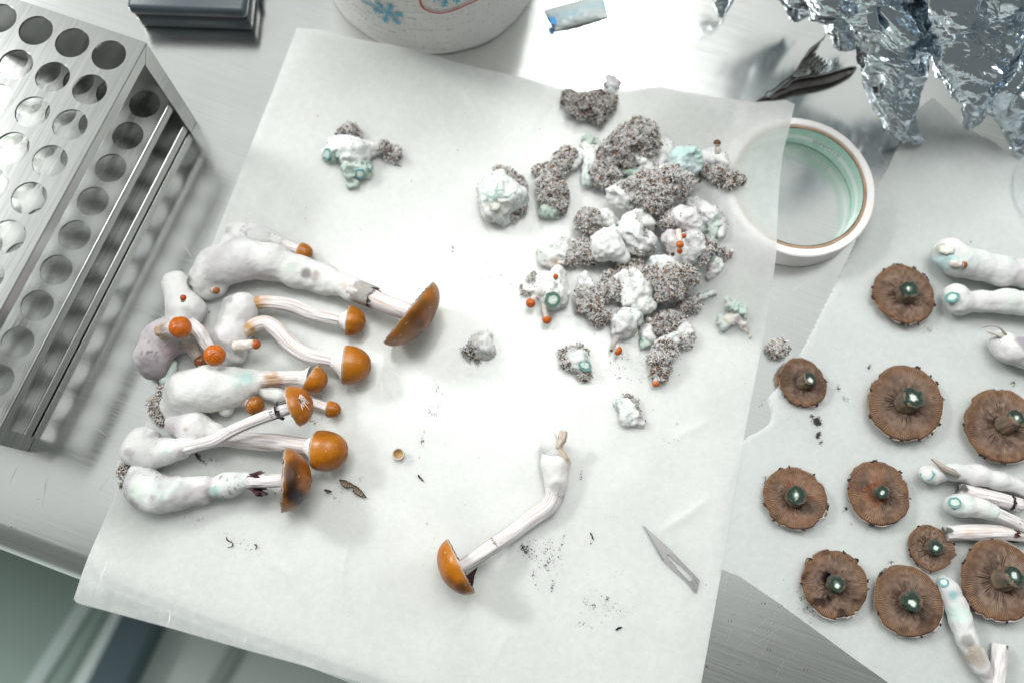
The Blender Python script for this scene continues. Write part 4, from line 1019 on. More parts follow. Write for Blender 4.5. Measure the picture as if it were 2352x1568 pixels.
    return o, c0, R, H
def veil_cone(parent, p0, r0, p1, r1, seed, name="veil", col=C(222, 219, 217)):
    n = 14; t = np.linspace(0, 1, n); path = p0[None] * (1 - t[:, None]) + p1[None] * t[:, None]; rad = r0 + (r1 - r0) * t ** 1.6
    V, F, S, TH_ = sweep(path, rad, 72, lambda S, T, R: R * .03 * noise(np.stack([np.cos(T) * 5, np.sin(T) * 5, S], -1), 1.5, seed), close=False)
    x = np.stack([np.cos(TH_) * 12, np.sin(TH_) * 12, S], -1)
    mesh_obj(name, V, [F], M_VEIL, parent, col=mixc(np.broadcast_to(col, (len(V), 3)), C(170, 162, 160), sstep(0, .6, fbm(x, 1.5, seed, 2)) * .6))
def skirt(parent, px, py, rpx, axis, lenpx, zmm, seed, col=DARK, flare=1.35, rag=.35, name="veil_ring", mixw=.15, arc=(0, 360)):
    """ragged ring round a stem"""
    c = W(px, py, rpx, zmm=zmm); s = sc(px, py); a, u, v = frame_from(axis); n, na = 9, 90
    T = np.radians(np.linspace(arc[0], arc[1], na)); t = np.linspace(0, 1, n)
    x = np.stack([np.cos(T) * 4, np.sin(T) * 4, 0 * T], -1); rg = 1 + rag * (noise(x, 1.5, seed) + .6 * noise(x, 5, seed + 1))
    L_ = lenpx * s * rg[None] * t[:, None]; R = c[3] * (1.04 + (flare - 1.04) * (t[:, None] ** 1.5) * (1 + .35 * noise(x, 1.1, seed + 4)[None]))
    V = c[:3] + R[..., None] * (np.cos(T)[None, :, None] * u + np.sin(T)[None, :, None] * v) + L_[..., None] * a
    V = V.reshape(-1, 3); V[:, 2] = np.maximum(V[:, 2], .0018)
    cc_ = mixc(np.broadcast_to(np.asarray(col), (len(V), 3)), C(210, 204, 202), sstep(.1, .5, fbm(V, 500, seed, 2)) * mixw)
    o = mesh_obj(name, V, [grid_faces(n, na)], M_VEIL, parent, col=cc_)
    sd = o.modifiers.new("solid", 'SOLIDIFY'); sd.thickness = .0003
    return o
def pin(parent, nodes, cpx, cpy, cr, zmm, axis=(0, 0, 1), col=C(186, 92, 22), seed=0, h=1.0, amax=105, stemcol=C(222, 214, 206)):
    st = stem(parent, nodes, seed, name="pin", col=stemcol, tan=.5, nseg=24)
    cap(st, cpx, cpy, cr, axis, cr * h, zmm, amax, .9, seed, True, col, name="pin_cap", rim_rag=.01, na=40, nt=20)
    return st
def cutface(parent, px, py, rpx, zmm, normal, style, seed, squash=1.0, name="cut_face"):
    c = P(px, py, zmm * .001); r = rpx * sc(px, py, zmm * .001); a, u, v = frame_from(normal); na, nr = 56, 16
    T, S = np.meshgrid(np.linspace(0, 2 * np.pi, na, endpoint=False), np.linspace(0, 1, nr), indexing='xy')
    wob = 1 + (.2 if style == 'stub' else .12) * noise(np.stack([np.cos(T) * 2, np.sin(T) * 2, 0 * T], -1), 1.5, seed)
    hh = .02 * r * (1 - S ** 3) - .25 * r * np.where(S > .97, 1, 0)
    V = c + (S * r * wob)[..., None] * (np.cos(T)[..., None] * u + squash * np.sin(T)[..., None] * v) + hh[..., None] * a
    V = V.reshape(-1, 3) + fbm(V.reshape(-1, 3), 900, seed, 2)[:, None] * a * .0003
    ox, oy = (np.random.RandomState(seed).rand(2) - .5) * .28 * (style == 'stub')
    s = np.hypot((S * np.cos(T)).ravel() - ox, (S * np.sin(T)).ravel() - oy) if style == 'stub' else S.ravel()
    s = s + (.22 if style == 'stub' else .14) * fbm(V, 500, seed + 1, 2)
    if style == 'ring':      # pale disc with a grey-olive ring
        c_ = mixc(np.broadcast_to(C(206, 208, 196), (len(V), 3)), C(228, 229, 224), 1 - sstep(.15, .4, s)); c_ = mixc(c_, C(168, 172, 158), sstep(.6, .8, s)); c_ = mixc(c_, C(196, 202, 194), sstep(.92, 1.0, s))
    elif style == 'green':
        c_ = mixc(np.broadcast_to(C(214, 224, 214), (len(V), 3)), C(88, 122, 108), sstep(.4, .66, s)); c_ = mixc(c_, C(120, 132, 122), sstep(.8, .95, s))
    elif style == 'teal':
        c_ = mixc(np.broadcast_to(C(200, 214, 206), (len(V), 3)), C(104, 148, 144), sstep(.5, .7, s)); c_ = mixc(c_, C(150, 200, 200), sstep(.85, 1, s))
    else:                    # stub of an upturned cap: pale core, dark green rind
        c_ = mixc(np.broadcast_to(C(212, 216, 208), (len(V), 3)), C(84, 104, 94), sstep(.24, .40, s + .25 * fbm(V, 350, seed + 3, 2))); c_ = mixc(c_, C(50, 62, 55), sstep(.38, .52, s)); c_ = mixc(c_, C(80, 84, 78), sstep(.8, .98, s))
    i, j = np.meshgrid(np.arange(nr - 1), np.arange(na), indexing='ij'); A_ = i * na + j; B_ = i * na + (j + 1) % na
    return mesh_obj(name, V, [np.stack([A_, A_ + na, B_ + na, B_], -1).reshape(-1, 4)], M_CUT, parent, col=c_, smooth=False)

PAL = [(C(230, 229, 226), .66), (C(206, 203, 202), .18), (C(86, 76, 70), .055), (C(44, 38, 35), .035), (C(148, 98, 48), .04), (C(132, 110, 88), .025)]
def shards(V, F, n, seed, lo=.0006, hi=.0022, orange=1.0, dark=1.0):
    rs = np.random.RandomState(seed)
    a, b_, c = V[F[:, 0]], V[F[:, 1]], V[F[:, 2]]; fn = np.cross(b_ - a, c - a); ar = np.linalg.norm(fn, axis=1); fn = fn / (ar[:, None] + 1e-12)
    k = rs.choice(len(F), n, p=ar / ar.sum()); p = (a[k] + b_[k] + c[k]) / 3 + rs.randn(n, 3) * .0003 + fn[k] * rs.uniform(-.0003, .0007, n)[:, None]
    d = fn[k] * rs.uniform(.0, .6, n)[:, None] + rs.randn(n, 3) * .62; d /= np.linalg.norm(d, axis=1)[:, None]
    pr = np.array([w for _, w in PAL]); pr = pr * [1, 1, dark, dark, orange, 1]; pr /= pr.sum(); ci = rs.choice(len(PAL), n, p=pr)
    pr2 = pr * [.7, .9, 2.0, 2.0, 2.4, 1.6]; pr2 /= pr2.sum(); ci = np.where(fbm(p, 210, seed + 2, 2) > .08, rs.choice(len(PAL), n, p=pr2), ci)
    fib = ci < 2
    L = np.where(fib, rs.uniform(lo * 1.0, hi * 1.0, n), rs.uniform(lo, hi * .6, n)); w = np.where(fib, rs.uniform(.00013, .00034, n), rs.uniform(.00026, .00062, n)) * min(1.0, hi / .0018)
    s1 = np.cross(d, rs.randn(n, 3)); s1 /= np.linalg.norm(s1, axis=1)[:, None] + 1e-9; s2 = np.cross(d, s1)
    q0 = p - d * .0004 + s1 * w[:, None]; q1 = p - d * .0004 - s1 * w[:, None] * .5 + s2 * w[:, None] * .87; q2_ = p - d * .0004 - s1 * w[:, None] * .5 - s2 * w[:, None] * .87; q3 = p + d * L[:, None]
    VV = np.stack([q0, q1, q2_, q3], 1).reshape(-1, 3); o = (np.arange(n) * 4)[:, None]
    FF = np.concatenate([o + [0, 1, 3], o + [1, 2, 3], o + [2, 0, 3], o + [0, 2, 1]])
    cols = np.repeat(np.array([c_ for c_, _ in PAL])[ci] * rs.uniform(.8, 1.12, (n, 1)), 4, 0)
    VV[:, 2] = np.maximum(VV[:, 2], .0016)
    return VV, FF, cols
def crust(parent, chains, seed, dens=9.0, k=.003, h=.0011, zoff=0.0, orange=1.0, dark=1.0, hi=.0022, name="substrate"):
    ch = [chain_world(c) for c in chains]
    for c in ch:
        for n_ in c: n_[2] += zoff * .001
    V, F = blob(ch, h, k, ((110, .0042, 0), (260, .0034, 1), (600, .0016, 0)), seed, zmin=.0016)
    n = fbm(V, 600, seed, 3)
    c = mixc(np.broadcast_to(C(186, 183, 180), (len(V), 3)), C(62, 54, 50), sstep(.0, .34, n)); c = mixc(c, C(126, 82, 44), sstep(.36, .6, fbm(V, 380, seed + 4, 2)) * .6 * orange)
    o = mesh_obj(name, V, [F], M_CRUST, parent, col=c)
    area_ = np.linalg.norm(np.cross(V[F[:, 1]] - V[F[:, 0]], V[F[:, 2]] - V[F[:, 0]]), axis=1).sum()
    VV, FF, cc_ = shards(V, F, int(min(9000, area_ * 1e6 * dens * .40)), seed + 3, orange=orange, dark=dark, hi=hi)
    s_ = mesh_obj("bits", VV, [FF], M_CRUST, o, col=cc_, smooth=False); s_["kind"] = "stuff"
    return o

# ================================================================== whole mushrooms
G1 = "whole mushrooms on the big sheet"
def mush(label, px, py, group=G1): return thing("mushroom", label, "mushroom", on(px, py)[0], group)

# 1 the long thick one at the top, wide cap on edge
t = mush("longest mushroom, thick white curved stem, wide brown-orange cap standing on edge", 700, 640)
bulb(t, [[(468, 640, 34), (500, 612, 43), (560, 594, 46), (620, 601, 40), (680, 621, 33), (745, 642, 31), (812, 664, 27, 13)], [(478, 668, 20), (500, 662, 20)], [(530, 560, 26), (560, 570, 24)], [(450, 655, 20)]], 3, bruise=.10, grey=.14,
     spots=[(705, 628, 16, 16, C(120, 116, 112), .85), (725, 634, 14, 14, C(150, 132, 122), .7), (665, 618, 18, 18, C(196, 204, 190), .6), (790, 655, 20, 9, C(210, 188, 170), .5), (437, 655, 8, 16, C(70, 64, 62), .8), (445, 672, 5, 10, C(60, 54, 52), .9)])
stem(t, [(806, 662, 25, 13), (850, 682, 21, 14), (890, 700, 20, 16), (930, 714, 19, 19), (955, 726, 17, 20)], 5, tan=.4, dark=.25)
skirt(t, 816, 667, 24.5, imgdir(1, .42, .1), 42, 13, 4, col=C(158, 154, 150), flare=1.02, rag=.28, mixw=.3)
skirt(t, 852, 683, 22, imgdir(1, .42, .1), 3, 14.4, 6, col=C(70, 60, 58), flare=1.03, rag=1.2)
o, c0, R, H = cap(t, 940, 718, 88, imgdir(.80, .60, -.20), 52, 20, 91, 1.12, 7, False, C(164, 98, 16), rim_rag=.05, spots=[(958, 742, 30, 26, C(88, 50, 16), .85), (978, 712, 30, 22, C(104, 62, 24), .7), (940, 765, 25, 20, C(120, 76, 26), .5), (985, 670, 25, 16, C(110, 66, 26), .6)])
pin(t, [(490, 668, 8, 15), (495, 667, 7, 20)], 497, 668, 8, 21, (0.1, 0, 1), C(150, 88, 30), 9)
# 2 the small one behind it
t = mush("small mushroom tucked behind the longest one, only its orange cap and speckled bulb showing", 640, 545)
bulb(t, [[(537, 532, 18), (560, 540, 24), (600, 545, 22), (640, 556, 15)]], 13, bruise=.05, grey=.4, k=.003)
stem(t, [(630, 553, 14), (665, 568, 12), (698, 578, 11)], 14, tan=.3)
cap(t, 692, 577, 19, imgdir(1, .35, .1), 26, None, 98, .8, 15)
# 3 cluster at the left: grey lumps, two upright orange buttons
t = mush("cluster of grey and white lumps at the left with two round orange buttons on top", 410, 750)
bulb(t, [[(402, 652, 27), (412, 676, 25), (428, 712, 36), (420, 740, 34)]], 21, bruise=.1, grey=.1, spots=[(430, 705, 25, 24, C(206, 203, 202), .4)])
bulb(t, [[(392, 755, 30), (368, 780, 40), (352, 815, 38), (354, 842, 32)], [(385, 770, 34), (415, 790, 20)]], 22, bruise=.05, grey=.75, base=C(196, 188, 190), spots=[(350, 850, 14, 44, C(140, 132, 138), .7), (375, 800, 20, 16, C(176, 150, 150), .5)])
stem(t, [(368, 763, 17, 14), (385, 758, 17, 22), (405, 752, 15, 30)], 23, tan_end=[(.2, .5, .8)])
cap(t, 414, 752, 25, (0.12, 0.05, 1), 22, 31, 105, .9, 24, col=C(186, 96, 16))
stem(t, [(436, 742, 14, 18), (458, 762, 15, 19), (474, 790, 14, 19), (486, 806, 12, 21)], 25, tan=.5)
cap(t, 493, 816, 24.5, (0.12, -.1, 1), 22, 23, 105, .9, 26, col=C(192, 98, 14))
stem(t, [(420, 780, 16, 12), (440, 796, 16, 11), (458, 822, 12, 11)], 27, col=C(168, 158, 150), tan=.6, dark=.8)
cap(t, 462, 831, 15, imgdir(.3, .6, .7), 14, 11, 105, .9, 28, col=C(120, 66, 40))
bulb(t, [[(398, 835, 9), (392, 855, 10), (380, 872, 12)]], 29, bruise=.9, grey=.2, base=C(206, 226, 216), k=.002, name="torn_base")
pin(t, [(420, 690, 5, 24), (421, 686, 5, 28)], 421, 684, 7, 29, (0, 0, 1), C(176, 76, 18), 30)
crust(t, [[(384, 878, 8), (372, 890, 8)]], 31)
# 4 pair from one base
t = mush("pair of slender mushrooms joined at one white fluffy base, egg shaped orange caps", 620, 760)
bulb(t, [[(556, 712, 34), (532, 704, 20), (514, 731, 15)], [(556, 712, 34), (530, 772, 36), (512, 785, 24), (540, 812, 22)], [(510, 838, 15), (520, 815, 20)]], 41, bruise=.1, grey=.12, fuzz=.5)
stem(t, [(575, 700, 14, 9), (613, 694, 14, 9), (667, 702, 15, 9), (718, 722, 15, 9), (782, 736, 13, 10)], 42, tan=.25, tan_end=[(.14, .12, 1)])
o, c0, R, H = cap(t, 802, 737, 34, imgdir(1, .1, -.08), 36, 9, 97, .92, 43, dark_side=.15)
veil_cone(t, W(778, 735, 14, zmm=10)[:3], .0032, c0, R * .9, 44)
stem(t, [(560, 766, 14, 9), (585, 748, 17, 10), (612, 742, 17, 10), (640, 760, 18, 10), (670, 792, 18, 10), (708, 815, 17, 10), (768, 829, 15, 11)], 45, tan=.5, tan_end=[(.1, .09, 1)])
o, c0, R, H = cap(t, 797, 837, 44, imgdir(1, .06, -.05), 54, 11, 97, .9, 46, dark_side=.1)
veil_cone(t, W(763, 829, 16, zmm=11)[:3], .0037, c0, R * .9, 47)
pin(t, [(540, 796, 12, 13), (560, 793, 12, 15), (582, 791, 10, 16)], 587, 791, 11, 16, imgdir(1, -.05, .2), C(186, 88, 24), 48)
# 5 thick fluffy one
t = mush("thick fluffy white mushroom with a half opened orange cap, substrate stuck to its base", 500, 890)
bulb(t, [[(402, 930, 28), (428, 897, 44), (480, 892, 49), (532, 890, 42), (578, 879, 29), (612, 869, 21)], [(400, 935, 26), (395, 965, 18)], [(440, 930, 28)]], 51, bruise=.12, grey=.0, spots=[(560, 862, 20, 16, C(160, 208, 206), .8), (548, 866, 20, 26, C(206, 226, 220), .6)], fuzz=.7)
stem(t, [(600, 872, 18, 10), (640, 869, 17, 10), (682, 867, 16, 11), (708, 867, 14, 12)], 52, tan=.55, dark=.15, spots=[(635, 885, 6, 26, C(168, 130, 90), .8)])
o, c0, R, H = cap(t, 716, 869, 34, imgdir(.87, .50, -.08), 35, 12, 95, .95, 53, dark_side=.1)
veil_cone(t, W(690, 868, 16, zmm=11)[:3], .0037, c0, R * .9, 54)
crust(t, [[(376, 890, 9), (366, 915, 10), (364, 945, 12), (366, 965, 9)]], 55, 12)
bulb(t, [[(384, 870, 8), (374, 886, 8)]], 56, bruise=.9, base=C(205, 228, 218), k=.002, name="torn_base")
pin(t, [(388, 970, 10, 5), (402, 976, 7, 5), (414, 981, 5, 6)], 418, 982, 8, 6, imgdir(1, .5, .3), C(112, 74, 52), 57)
# 6 little one lying under it
t = mush("small mushroom peeping out below the thick fluffy one, white side pin and small orange cap", 560, 930)
bulb(t, [[(520, 938, 18, 5), (528, 925, 14, 6)]], 61, bruise=.02, grey=.02, k=.003)
stem(t, [(528, 925, 12, 7), (555, 922, 11, 7), (578, 926, 10, 7)], 62, tan=.5)
cap(t, 584, 930, 22, imgdir(.8, .45, .45), 22, 7, 98, .85, 63, dark_side=.2)
# 7 slender one crossing over
t = mush("slender mushroom crossing over another stem, tilted orange cap with a white smudge", 500, 1010)
bulb(t, [[(322, 1010, 27), (316, 1036, 30), (342, 1048, 30), (378, 1037, 27, 9), (416, 1030, 22, 11), (440, 1023, 18, 13)], [(345, 1004, 20), (330, 1005, 24)]], 71, bruise=.35, grey=.38, spots=[(395, 1040, 10, 14, C(200, 226, 214), .5), (350, 995, 12, 12, C(150, 142, 146), .6)])
stem(t, [(428, 1027, 17, 13), (455, 1021, 14, 15), (492, 1011, 14, 18), (540, 985, 13, 21), (592, 963, 13, 22), (638, 946, 14, 23), (672, 936, 12, 24)], 72, tan=.3, dark=.3)
skirt(t, 622, 951, 14, imgdir(1, -.35, .05), 12, 22.5, 73, col=C(120, 112, 108), flare=1.06, rag=.5, mixw=.5)
skirt(t, 634, 947, 14, imgdir(1, -.35, .05), 7, 23, 74, col=DARK, flare=1.5, rag=.6)
o, c0, R, H = cap(t, 676, 933, 48, imgdir(.92, -.33, .12), 42, 24, 91, .95, 75, False, C(174, 102, 16), rim_rag=.05)
parts = []
for k in range(16):
    an = random.uniform(-.9, .9); L_ = random.uniform(10, 24); x0, y0 = 690 + random.uniform(-5, 5), 915 + random.uniform(-10, 10); zt = .0352
    def surf(px_, py_):
        for z_ in np.linspace(.045, .02, 60):
            p = P(px_, py_, z_); dv = p - c0; a_ = imgdir(.92, -.33, .25); hx_ = dv @ a_; rx_ = np.linalg.norm(dv - hx_ * a_)
            if rx_ < R and hx_ < H * (1 - (rx_ / R) ** 2.6) ** .5 + .0004: return p
        return P(px_, py_, .03)
    q = np.array([surf(x0 + L_ * s * math.cos(1.1 + an * .4), y0 + L_ * s * math.sin(1.1 + an * .4)) for s in np.linspace(0, 1, 6)])
    v_, f_ = ribbon(q, .0005); parts.append((v_, f_, C(226, 206, 196)))
V, F, cc_ = merge(parts); s_ = mesh_obj("white_smudge", V, [F], M_VEIL, o, col=cc_); s_["kind"] = "stuff"
stem(t, [(450, 1040, 4, 4), (457, 1052, 3, 3), (463, 1058, 2, 2)], 76, col=DARK, tan=0, dark=0, name="torn_shred", nseg=12)
crust(t, [[(288, 1032, 5), (286, 1044, 5)]], 77)
# 8 big round cap
t = mush("mushroom with the largest round orange cap, fuzzy white bulb, stem under the crossing one", 600, 1010)
bulb(t, [[(405, 975, 26), (448, 985, 32), (490, 998, 25), (522, 1006, 20)]], 81, bruise=.02, grey=.2, fuzz=.6, spots=[(437, 990, 10, 8, C(176, 152, 130), .7)])
stem(t, [(505, 1002, 20, 8), (560, 1010, 20, 8), (620, 1015, 20, 9), (670, 1020, 19, 10), (728, 1028, 18, 11)], 82, tan=.45, dark=.06)
o, c0, R, H = cap(t, 744, 1034, 46, imgdir(1, .08, .25), 56, 12, 108, .9, 83, dark_side=.12)
veil_cone(t, W(705, 1022, 19, zmm=11)[:3], .0043, c0 + imgdir(1, .08) * -.002, R * .82, 84)
# 9 small one to the right under the tilted cap
t = mush("small mushroom with little orange cap lying just right of the tilted smudged cap", 720, 925)
bulb(t, [[(612, 896, 20, 5), (640, 905, 18, 5)]], 91, bruise=.02, grey=.2, k=.003, fuzz=.5)
stem(t, [(640, 905, 14, 5), (690, 915, 13, 5), (722, 925, 12, 5), (752, 937, 10, 5)], 92, tan=.3)
o, c0, R, H = cap(t, 757, 939, 19, imgdir(1, .15, .15), 26, 6, 97, .85, 93)
# 10 bottom one with dark banded cap
t = mush("lowest mushroom of the group with a big greenish white bulb and dark banded conical cap", 480, 1120)
bulb(t, [[(322, 1085, 28), (333, 1118, 40), (364, 1136, 41), (410, 1131, 35), (462, 1124, 28), (522, 1111, 22, 9), (568, 1103, 17, 13)]], 101, bruise=.6, grey=.5, spots=[(370, 1100, 20, 30, C(196, 190, 192), .5), (500, 1135, 4, 20, C(120, 112, 116), .7), (500, 1128, 10, 16, C(176, 214, 204), .6), (320, 1130, 15, 20, C(206, 220, 206), .7), (440, 1150, 5, 40, C(170, 164, 164), .6)])
stem(t, [(558, 1105, 16, 13), (600, 1104, 15, 16), (655, 1103, 14, 20)], 102, tan=.1, dark=.35)
skirt(t, 566, 1104, 16, imgdir(1, .0, .08), 38, 13.5, 103, col=C(66, 30, 38), flare=2.1, rag=.35, arc=(-20, 120))
skirt(t, 566, 1104, 16, imgdir(1, .0, .08), 34, 13.5, 106, col=C(62, 30, 36), flare=1.6, rag=.4, arc=(200, 255))
o, c0, R, H = cap(t, 651, 1103, 74, imgdir(1, -.02, -.18), 64, 19, 90, 1.25, 104, False, C(156, 90, 18), rim_rag=.06, spots=[(676, 1070, 30, 20, C(84, 50, 22), .8), (672, 1090, 30, 22, C(58, 36, 20), .9), (672, 1112, 30, 22, C(44, 28, 20), .95), (676, 1134, 28, 22, C(40, 26, 18), .95), (690, 1146, 22, 24, C(30, 22, 18), .95), (655, 1050, 28, 16, C(178, 132, 80), .6), (653, 1100, 20, 10, C(178, 132, 80), .7), (655, 1150, 15, 12, C(178, 132, 80), .7)])
crust(t, [[(292, 1072, 5), (290, 1090, 6), (296, 1110, 4)]], 105, 12)
# 11 the lone one
t = mush("lone bent mushroom with torn stem base and orange cap notched dark, lower centre", 1200, 1200, G1)
bulb(t, [[(1262, 1022, 14, 8), (1266, 1036, 22), (1273, 1066, 31), (1276, 1100, 26), (1274, 1128, 22)], [(1268, 1010, 10, 8)]], 111, bruise=.1, grey=.25, k=.003, base=C(222, 221, 218), disp=((70, .0008, 0), (300, .0003, 0)), spots=[(1278, 1120, 10, 18, C(150, 142, 142), .6)])
stem(t, [(1275, 1108, 24), (1273, 1135, 21), (1258, 1164, 20), (1225, 1187, 19), (1182, 1219, 18), (1133, 1252, 17, 11), (1085, 1284, 15, 14), (1046, 1308, 14, 16)], 112, tan=.3, dark=.15, spots=[(1287, 1125, 10, 22, C(96, 92, 94), .55), (1262, 1175, 10, 16, C(196, 194, 196), .6)])
for k, nd in enumerate(([(1282, 1030, 6, 12), (1290, 1010, 8, 13), (1296, 988, 7, 14)], [(1282, 1030, 6, 12), (1294, 1046, 9, 10), (1302, 1062, 7, 8), (1300, 1075, 5, 8)])):
    stem(t, nd, 113 + k, col=C(206, 192, 172), tan=.45, dark=.6, name="torn_edge", nseg=24, stria=.0008)
bulb(t, [[(1266, 1004, 12, 9), (1262, 1022, 16, 9), (1270, 1038, 16, 9)]], 116, bruise=.15, grey=0, k=.003, name="white_flap")
skirt(t, 1138, 1249, 17.5, imgdir(-.84, .54, .06), 3, 11, 117, col=C(120, 104, 94), flare=1.03, rag=1.6, mixw=.5, arc=(250, 400))
o, c0, R, H = cap(t, 1058, 1299, 69, imgdir(-.87, .47, .0), 50, 16, 92, .92, 118, False, C(176, 102, 8), rim_rag=.06, spots=[(1030, 1338, 20, 22, C(110, 54, 14), .7), (1060, 1350, 15, 20, C(90, 46, 18), .8)])
a_, u_, v_ = frame_from(imgdir(-.87, .47, .12))
nt_ = [(1056, 1318), (1070, 1322), (1082, 1312), (1098, 1300), (1090, 1322), (1086, 1345), (1076, 1342), (1066, 1332)]
zt = [27, 26, 24, 21, 22, 20, 23, 26]
Vn = np.array([P(x, y, z * .001 + .0018) for (x, y), z in zip(nt_, zt)]); cn = Vn.mean(0); Vn = np.vstack([Vn, cn + [0, 0, .001]]); n_ = len(nt_)
mesh_obj("torn_notch", np.vstack([Vn, Vn - [0, 0, .001]]), [[i, (i + 1) % n_, n_] for i in range(n_)][::-1] + [[i + n_ + 1, 2 * n_ + 1, (i + 1) % n_ + n_ + 1] for i in range(n_)], M_VEIL, o, col=np.broadcast_to(C(48, 26, 26), (2 * n_ + 2, 3)), smooth=False)

# ================================================================== upturned caps on the right sheet
G2 = "caps lying gills up on the right sheet"
def upcap(label, px, py, rpx, stub, seed, N=62, wavy=.5, oval=1.0, tiltdir=(0, 0), tilt=0.0, rot=0.0, spore=0.25, bits=10, hot=0.0):
    lift = .0065 * rpx / 75
    c0 = P(px, py, lift); R = rpx * sc(px, py, lift); t = thing("upturned_mushroom_top", label, "mushroom cap", P(px, py, 0), G2)
    nrm = np.array([tiltdir[0] * tilt, -tiltdir[1] * tilt, 1.0]); a, u, v = frame_from(nrm)
    if abs(nrm[0]) + abs(nrm[1]) < 1e-6: u, v = np.array([1., 0, 0]), np.array([0, 1., 0])
    cr, sr = math.cos(math.radians(rot)), math.sin(math.radians(rot)); u, v = u * cr + v * sr, -u * sr + v * cr
    v = v * oval
    def rim(T): x = np.stack([np.cos(T) * 1.6, np.sin(T) * 1.6, 0 * T], -1); return 1 + .06 * noise(x, 1, seed) + .025 * noise(x, 4, seed + 1) - .05 * sstep(.5, .75, noise(x, 3.1, seed + 2))
    # skin: shallow bowl under the gills
    na, nr = 120, 14; T, S = np.meshgrid(np.linspace(0, 2 * np.pi, na, endpoint=False), np.linspace(.05, 1, nr), indexing='xy')
    z = -lift * .93 * (1 - S ** 2.2) + .0006 * noise(np.stack([np.cos(T) * 6, np.sin(T) * 6, S], -1), 1, seed + 4) * S ** 4
    V = c0 + (S * R * 1.012 * rim(T))[..., None] * (np.cos(T)[..., None] * u + np.sin(T)[..., None] * v) + (z - .0004)[..., None] * a
    V = V.reshape(-1, 3); V[:, 2] = np.maximum(V[:, 2], .0012)
    i, j = np.meshgrid(np.arange(nr - 1), np.arange(na), indexing='ij'); A_ = i * na + j; B_ = i * na + (j + 1) % na
    sk = mesh_obj("skin", V, [np.stack([A_, B_, B_ + na, A_ + na], -1).reshape(-1, 4)], M_CAP, t, col=mixc(np.broadcast_to(C(150, 110, 70), (len(V), 3)), C(196, 188, 186), sstep(.9, .98, S.ravel())))
    # gills: ridges with branching near the rim
    N = int(N * .84); na, nr = N * 10, 34; T, S = np.meshgrid(np.linspace(0, 2 * np.pi, na, endpoint=False), np.linspace(.12, 1, nr), indexing='xy')
    X = np.stack([np.cos(T) * S * 5, np.sin(T) * S * 5, 0 * T], -1)
    w = wavy * (.05 * noise(X, 1.2, seed + 2) + .035 * noise(X, 2.6, seed + 3)) * (1.25 - S)
    w = w + .012 * noise(np.stack([np.cos(T) * 3, np.sin(T) * 3, 0 * T], -1), 3, seed + 9)
    ph = N * (T + w)
    p1 = np.abs(np.cos(ph / 2)) ** 3.5; fade = sstep(.32, .52, S + .22 * noise(np.stack([np.cos(T) * 9, np.sin(T) * 9, 0 * T], -1), 2, seed + 6)); p2 = np.abs(np.sin(ph / 2)) ** 3.5 * fade
    rg = np.maximum(p1, p2) * (1 - sstep(.965, 1, S) * .8)
    rg = rg * (.75 + .35 * noise(X, 2.2, seed + 12))
    z = .0012 * rg - .0012 * (1 - S) ** 2 + .0008 * noise(X, .5, seed + 8) - .0010 * sstep(.95, 1, S)
    V = c0 + (S * R * rim(T))[..., None] * (np.cos(T)[..., None] * u + np.sin(T)[..., None] * v) + z[..., None] * a
    V = V.reshape(-1, 3); s = S.ravel(); g = rg.ravel()
    val = mixc(np.broadcast_to(C(62, 46, 37), (len(V), 3)), C(84, 60, 44), sstep(.5, .95, s)); val = mixc(val, C(168, 96, 24), hot * sstep(.1, .5, fbm(V, 120, seed, 2) + .3) * (1 - s))
    top_ = mixc(np.broadcast_to(C(164, 140, 124), (len(V), 3)), C(144, 114, 90), sstep(.6, .98, s))
    c = mixc(val, top_, np.clip(g, 0, 1) ** 1.2)
    c = mixc(c, C(48, 34, 34), sstep(.12, .5, fbm(V, 170, seed + 14, 3)) * spore * 2 * (1 - .5 * s)); c = mixc(c, C(120, 96, 76), sstep(.965, .995, s) * .6)
    i, j = np.meshgrid(np.arange(nr - 1), np.arange(na), indexing='ij'); A_ = i * na + j; B_ = i * na + (j + 1) % na
    gl_ = mesh_obj("gills", V, [np.stack([A_, A_ + na, B_ + na, B_], -1).reshape(-1, 4)[:, ::-1][:, ::-1]], M_GILL, t, col=c, smooth=True); gl_["kind"] = "stuff"
    # stub of the stem and its cut
    sx, sy, sr_ = stub; zt = lift + .0075 * rpx / 75; tp_ = P(sx, sy, zt); r_s = sr_ * sc(sx, sy, zt) * .93
    path = catmull([c0 - a * .001, c0 * .6 + tp_ * .4, tp_], 12)
    Vs, Fs, Ss, Ts = sweep(path, np.linspace(1.12, 1.0, 12) * r_s, 48, lambda S_, T_, R_: R_ * .12 * noise(np.stack([np.cos(T_) * 4, np.sin(T_) * 4, S_], -1), 1, seed + 5), close=True)
    cs = mixc(np.broadcast_to(C(126, 106, 88), (len(Vs), 3)), C(82, 84, 76), sstep(-.2, .4, fbm(Vs, 300, seed + 6, 2)) * .6)
    st_ = mesh_obj("stem_stub", Vs, [Fs], M_STEM, t, col=cs)
    cutface(st_, sx, sy, sr_ * .98, zt * 1000 + .35, (tp_ - c0) / np.linalg.norm(tp_ - c0) * .5 + np.array([0, 0, .6]), 'stub', seed + 7)
    # ragged dark veil remnants round the rim
    rs = np.random.RandomState(seed); parts = []
